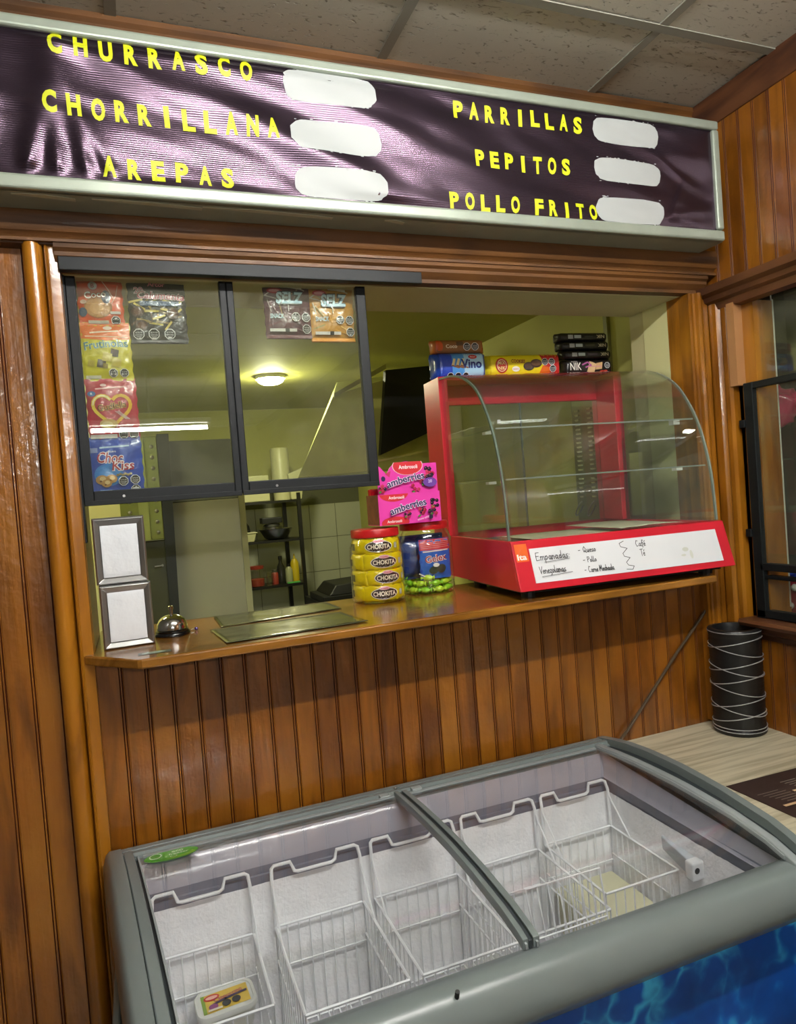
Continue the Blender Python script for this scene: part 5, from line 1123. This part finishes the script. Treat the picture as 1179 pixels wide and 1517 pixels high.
structure(B((-1.65, 3.0, 0), (-.05, 3.05, KZ)).build('wall_kitchen_partition', CREAMW))
structure(B((-1.6, YB, 0), (-.0, 3.0, .0)).build('trim_15', GREENW)) if False else None
structure(B((1.5350, 1.660, OZ0+.02), (1.5385, 1.765, 2.0)).build('trim_15', CREAMW))
structure(B((KX-.014, 2.005, 0), (KX, 2.025, KZ)).build('trim_16', simple('olive_pipe', '#7c7a3c', .5)))
# green metal panel with rows of keyhole rivets and dark door below it
el = thing('riveted_panel', 'olive metal panel with rows of rivets on the kitchen partition behind the napkin dispensers', 'panel', (.030, 2.97, 1.376))
B((-.085, -.02, 0), (.072, .03, .416)).build('plate', simple('olive_metal', '#6f7534', .35, .5), el, bevel=.003)
B((-.018, -.026, 0), (.022, -.02, .416)).build('center_strip', simple('olive_metal_light', '#868c48', .35, .5), el, bevel=.002)
rv = MB().lathe([(.0, 0), (.008, .001), (.007, .005), (0, .007)], n=10).mesh('rivet', STEEL)
for sx in (-.05, .050):
    for k in range(9):
        o = bpy.data.objects.new('rivet', rv); COL.objects.link(o); o.parent = el; o.location = (sx, -.0205, .03+.043*k); o.rotation_euler = (pi/2, 0, 0)
dd = thing('dark_kitchen_door', 'dark olive kitchen door with a metal handle behind the bell', 'door', (.03, 2.985, 0))
B((-.078, -.012, 0), (.075, .03, 1.372)).build('leaf', simple('dark_olive_paint', '#33351c', .45), dd, bevel=.003)
MB().tube([(.025, -.03, 1.268), (.055, -.03, 1.270)], .004, 8).build('handle', STEEL, dd, smooth=True); MB().tube([(.055, -.03, 1.270), (.055, -.012, 1.270)], .005, 8).build('spindle', STEEL, dd)
structure(MB().hexa([(.092, 2.95, 0), (.113, 2.95, 0), (.113, 3.02, 0), (.092, 3.02, 0), (.104, 2.95, 1.80), (.150, 2.95, 1.80), (.150, 3.02, 1.80), (.104, 3.02, 1.80)]).build('trim_17', simple('black_green_post', '#12170f', .5)))
fr_ = thing('grey_cabinet', 'tall pale grey metal cabinet standing in the kitchen behind the counter', 'cabinet', (.265, 3.25, 0))
B((-.135, -.25, 0), (.150, .25, 1.52)).build('body', simple('cabinet_grey', '#8e8d76', .6, var=.05, vscale=3), fr_, bevel=.004)
B((-.125, -.245, 1.52), (.150, .25, 1.775)).build('upper_section', simple('cabinet_dark_grey', '#5c5f4c', .45, var=.1), fr_, bevel=.004)
structure(B((.440, 3.36, 0), (.492, 3.50, 1.62)).build('trim_18', CREAMW))
# hood
hd_ = thing('range_hood', 'galvanised range hood with slanted side under the kitchen ceiling', 'range hood', (1.1, 3.3, 1.6))
lo = [(.722, 3.20, 1.600), (1.55, 3.20, 1.690), (1.595, 4.2, 1.690), (.90, 4.2, 1.600)]; hi = [(.925, 3.20, 1.975), (1.55, 3.20, 2.165), (1.595, 4.2, 2.165), (1.20, 4.2, 2.165)]
O_ = Vector(hd_.location)
def rel(p): return tuple(Vector(p)-O_)
MB().hexa([rel((.722, 3.2, 1.597)), rel((1.595, 3.2, 1.62)), rel((1.595, 3.55, 1.62)), rel((.80, 3.55, 1.60)), rel((.925, 3.2, 1.977)), rel((1.595, 3.2, 2.16)), rel((1.595, 3.55, 2.16)), rel((1.05, 3.55, 2.10))]).build('canopy', HOODM, hd_, bevel=.002)
MB().hexa([rel((.925, 3.19, 1.965)), rel((1.20, 3.19, 2.10)), rel((1.20, 3.2, 2.10)), rel((.925, 3.2, 1.965)), rel((.925, 3.19, 1.985)), rel((1.20, 3.19, 2.125)), rel((1.20, 3.2, 2.125)), rel((.925, 3.2, 1.985))]).build('edge_strip', simple('pale_metal', '#b0ae78', .3, .5), hd_)
MB().hexa([rel((1.126, 3.16, 1.679)), rel((1.45, 3.16, 1.80)), rel((1.45, 3.195, 1.80)), rel((1.126, 3.195, 1.679)), rel((1.186, 3.16, 2.088)), rel((1.45, 3.16, 2.11)), rel((1.45, 3.195, 2.11)), rel((1.186, 3.195, 2.088))]).build('dark_opening', BLK2, hd_)
MB().hexa([rel((1.10, 3.15, 1.643)), rel((1.50, 3.15, 1.701)), rel((1.50, 3.165, 1.701)), rel((1.10, 3.165, 1.643)), rel((1.10, 3.15, 1.654)), rel((1.50, 3.15, 1.712)), rel((1.50, 3.165, 1.712)), rel((1.10, 3.165, 1.654))]).build('bright_lip', simple('bright_lip_metal', '#e0dca0', .2, .6), hd_)
# perforated plate with hooks on the right kitchen wall
pp = thing('slotted_wall_plate', 'slotted metal plate with hooks on the kitchen wall seen through the display case', 'wall plate', (KX, 2.135, 1.32))
B((-.012, -.115, 0), (-.001, .115, .47)).build('plate', simple('slotted_plate', '#77753f', .35, .5), pp, bevel=.002)
sl = MB().hexa([(-.004, -.010, 0), (.004, -.012, 0), (.004, .012, 0), (-.004, .010, 0), (-.006, -.012, .006), (.004, -.012, .006), (.004, .012, .006), (-.006, .012, .006)]).mesh('slot', simple('slot_lip', '#d8d8a8', .3, .0))
for c in range(3):
    for k in range(20):
        o = bpy.data.objects.new('slot', sl); COL.objects.link(o); o.parent = pp; o.location = (-.014, -.075+.075*c, .10+.017*k)
for c in range(3): MB().tube([(-.016-.016*(1-cos(2*pi*i/16)), -.075+.075*c+.014*sin(2*pi*i/16), .06+.026*cos(2*pi*i/16)) for i in range(14)], .003, 6).build('hook', STEEL, pp, smooth=True)
# shelf rack with pots, jar and bottles
rk = thing('metal_shelf_rack', 'black metal shelf rack with pots and bottles at the back of the kitchen', 'rack', (.80, 4.6, 0))
BKP = simple('black_rack', '#14140f', .4)
for (x, y) in ((.165, .18), (.225, -.02), (-.33, .18), (-.33, -.02)): B((x-.012, y-.012, 0), (x+.012, y+.012, 1.545)).build('post', BKP, rk)
for z in (.925, 1.225, 1.485, .60): B((-.33, -.02, z), (.235, .19, z+.016)).build('shelf', BKP, rk)
def lathe_thing(name, lab, cat, loc, parts, group=None):
    t = thing(name, lab, cat, loc, 0, group)
    for pn, pr, mt in parts: MB().lathe(pr, n=24).build(pn, mt, t, smooth=True, angle=40)
    return t
YL = simple('yellow_bottle_plastic', '#b8a018', .4); CLR = simple('cloudy_plastic', '#8f9270', .3); DKB = simple('dark_bottle', '#20201c', .25); RDL = simple('faded_red_plastic', '#8a3226', .4); CRW = simple('cream_enamel', '#b8b68c', .4)
lathe_thing('steel_colander', 'wide steel bowl on the upper rack shelf', 'bowl', (.872, 4.66, 1.242), [('bowl', [(.05, 0), (.075, .01), (.105, .06), (.118, .072), (.113, .072), (.10, .058), (.07, .014), (0, .010)], STEEL)])
t = lathe_thing('steel_pot', 'small steel pot resting in the wide bowl on the rack', 'pot', (.852, 4.66, 1.256), [('pot', [(0, 0), (.058, 0), (.066, .012), (.066, .07), (.07, .073), (.0, .073)], STEEL), ('lid', [(.07, .074), (.055, .09), (0, .095)], STEEL)]); B((-.075, -.05, .096), (.06, .05, .135)).build('dark_box', BLK2, t, bevel=.004)
t = thing('cream_tray', 'cream rectangular tub at the left of the upper rack shelf', 'tub', (.665, 4.64, 1.242)); MB().hexa([(-.05, -.04, 0), (.05, -.04, 0), (.05, .04, 0), (-.05, .04, 0), (-.065, -.05, .055), (.065, -.05, .055), (.065, .05, .055), (-.065, .05, .055)]).build('tub', CRW, t, bevel=.004); B((-.072, -.055, .055), (.072, .055, .063)).build('rim', CRW, t, bevel=.003)
t = thing('dark_dome', 'dark domed lid leaning on the cream tub on the rack', 'pot lid', (.65, 4.66, 1.306)); MB().lathe([(0, .07), (.03, .065), (.048, .04), (.055, 0), (0, 0)], n=20).build('dome', DKB, t, smooth=True)
lathe_thing('red_lid_jar', 'glass jar with a red lid on the lower rack shelf', 'jar', (.718, 4.64, .942), [('contents', [(0, .004), (.046, .004), (.048, .05), (0, .055)], RDL), ('glass', [(.05, 0), (.052, .01), (.052, .10), (.046, .115), (0, .116)], GLJ), ('lid', [(0, .117), (.048, .117), (.05, .135), (0, .138)], RDL)])
lathe_thing('small_glass', 'small drinking glass beside the red lidded jar', 'glass', (.800, 4.62, .942), [('glass', [(0, 0), (.022, 0), (.026, .09), (.024, .09), (.02, .005), (0, .005)], GLJ)])
lathe_thing('spice_jar', 'reddish spice jar in the middle of the lower rack shelf', 'jar', (.842, 4.66, .942), [('jar', [(0, 0), (.024, 0), (.024, .07), (.018, .08), (0, .08)], RDL), ('lid', [(0, .081), (.02, .081), (.02, .10), (0, .10)], STEEL)])
lathe_thing('dark_bottle', 'dark capped bottle on the lower rack shelf', 'bottle', (.885, 4.66, .942), [('bottle', [(0, 0), (.027, 0), (.027, .11), (.012, .14), (.011, .16), (0, .16)], DKB), ('cap', [(0, .161), (.013, .161), (.013, .185), (0, .186)], BLK2)])
lathe_thing('clear_bottle', 'clear squat bottle next to the yellow bottle', 'bottle', (.935, 4.64, .942), [('bottle', [(0, 0), (.024, 0), (.024, .09), (.012, .11), (0, .11)], CLR), ('cap', [(0, .111), (.013, .111), (.013, .128), (0, .128)], BLK2)])
lathe_thing('yellow_bottle', 'tall yellow squeeze bottle at the right end of the rack', 'bottle', (.985, 4.68, .942), [('bottle', [(0, 0), (.028, 0), (.028, .13), (.014, .155), (0, .156)], YL), ('nozzle', [(0, .157), (.008, .157), (.003, .19), (0, .19)], YL)])
t = thing('green_sponge', 'flat bright green sponge lying at the rack edge', 'sponge', (.955, 4.595, .942)); B((-.045, -.010, 0), (.04, .010, .010)).build('pad', simple('green_pad', '#4ca04a', .7), t, bevel=.002)
# things on the rack's top seen through the right pane
lathe_thing('white_canister', 'pale canister standing on the rack, seen through the right pane', 'canister', (.94, 4.68, 1.502), [('can', [(0, 0), (.058, 0), (.062, .34), (.055, .352), (0, .354)], CRW)])
t = thing('pale_box', 'pale open box beside the canister on top of the rack', 'box', (1.02, 4.60, 1.502)); MB().hexa([(-.04, -.015, 0), (.03, -.015, 0), (.03, .04, 0), (-.04, .04, 0), (-.05, -.015, .17), (.07, -.015, .215), (.07, .04, .215), (-.05, .04, .17)]).build('carton', CRW, t, bevel=.003)
t = thing('pale_tray', 'pale flat tray on the left of the rack top', 'tray', (.73, 4.66, 1.502)); B((-.12, -.06, 0), (.11, .06, .172)).build('box', CRW, t, bevel=.006)
t = thing('black_griddle', 'black covered griddle on a cooker by the tiled kitchen wall', 'griddle', (1.2, 4.2, .70)); B((-.19, -.15, .16), (.25, .2, .20)).build('base_plate', BLK2, t, bevel=.005); MB().hexa([(-.15, -.14, .20), (.25, -.14, .20), (.25, .2, .20), (-.15, .2, .20), (-.10, -.12, .26), (.25, -.12, .275), (.25, .18, .275), (-.10, .18, .26)]).build('cover', BLK2, t, bevel=.006); B((-.2, -.17, -.70), (.27, .3, .16)).build('cooker', BLK2, t)
# round lamp of the kitchen, then an unseen tube added as fill
kl = thing('kitchen_ceiling_lamp', 'round glowing lamp on the kitchen ceiling, seen through the right pane', 'ceiling light', (.735, 3.73, KZ-.035))
MB().lathe([(0, -.012), (.045, -.008), (.066, .004), (.07, .016), (0, .016)], n=32).build('diffuser', emit('kitchen_lamp_glow', (1, .97, .62), KITCHEN_STRENGTH*26), kl, smooth=True)
MB().lathe([(.05, .017), (.078, .017), (.078, .035), (0, .035)], n=32).build('base', FIX, kl, smooth=True, angle=40)
kt = thing('added_kitchen_tube', 'unseen fill tube added on the kitchen ceiling left of the serving opening', 'ceiling light', (-.75, 2.35, KZ-.03))  # added out of view to brighten the kitchen and the hood front
MB().tube([(-.45, 0, 0), (.45, 0, 0)], .012, 12).build('tube', emit('added_tube_glow', (1, .96, .62), KITCHEN_STRENGTH*9), kt, smooth=True); B((-.47, -.03, .016), (.47, .03, .029)).build('housing', FIX, kt)

# ================================================================== BEYOND THE RIGHT WINDOW
pk = thing('pink_balloon_bunch', 'crumpled magenta plastic bag hanging behind the right window', 'bag', (1.99, 1.69, 1.685))
m = MB()
def blob(u, v):
    th, ph = 2*pi*u, pi*v; d_ = Vector((sin(ph)*cos(th), sin(ph)*sin(th), cos(ph))); r = .072*(1+.35*noise.noise(d_*2.2)+.12*noise.noise(d_*6)); r *= (1-.25*max(0, d_.z)); return tuple(d_*r)
m.grid(blob, 40, 26); m.build('bag', simple('magenta_film', '#c01a58', .3, coat=.4, bump=.4, bscale=40), pk, smooth=True, angle=180)
MB().tube([(0, 0, .05), (.01, 0, .2), (.0, 0, .50)], .002, 5).build('string', WIRE, pk)
rb2 = thing('red_box', 'red box with white round knobs behind the lower right window pane', 'box', (1.99, 1.66, .99)); B((-.05, -.45, 0), (.05, .07, .115)).build('box', simple('deep_red', '#96102a', .4), rb2, bevel=.004)
kn = MB().lathe([(0, -.010), (.009, -.006), (.012, 0), (.009, .007), (0, .010)], n=12).mesh('knob', MATS['clip_white'])
for i in range(6):
    for z in (.045, .105): o = bpy.data.objects.new('knob', kn); COL.objects.link(o); o.parent = rb2; o.location = (-.056, .03-.055*i-(.02 if z > .1 else 0), z); o.rotation_euler = (0, pi/2, 0)
bc = thing('blue_cloth', 'crumpled blue cloth on the red box behind the window', 'cloth', (1.97, 1.70, 1.108)); m = MB(); m.grid(lambda u, v: tuple(Vector((.05*sin(pi*v)*cos(2*pi*u), .05*sin(pi*v)*sin(2*pi*u), .02+.02*cos(pi*v)))*(1+.5*noise.noise(Vector((u*6, v*5, 2))))), 24, 14); m.build('cloth', simple('blue_fabric', '#1a3a9a', .7), bc, smooth=True, angle=180)
ls = thing('window_ledge_shelf', 'dark shelf behind the right window carrying the red box', 'shelf', (1.95, 1.5, .97)); B((-.25, -1.0, 0), (.2, .9, .02)).build('board', DARKR, ls); B((-.2, -.9, -.97), (-.16, -.86, 0)).build('leg', DARKR, ls); B((-.2, .8, -.97), (-.16, .84, 0)).build('leg', DARKR, ls)

rl = thing('added_fill_bulb', 'unseen bulb added to brighten the red box behind the right window', 'light', (2.3, .7, 2.3))  # added out of view so the red box shows up
MB().lathe([(0, -.03), (.022, -.022), (.03, 0), (.02, .025), (.012, .035), (0, .035)], n=16).build('bulb', emit('added_bulb_glow', (1, .95, .85), 70), rl, smooth=True); MB().lathe([(.014, .035), (.014, .06), (.004, .07), (.004, ZC-2.3), (0, ZC-2.3)], n=10).build('cord', BLK2, rl)
structure(B((XR+.07, .0, ZC), (3.15, 2.6, ZC+.03)).build('ceiling_back_room', DARKR))
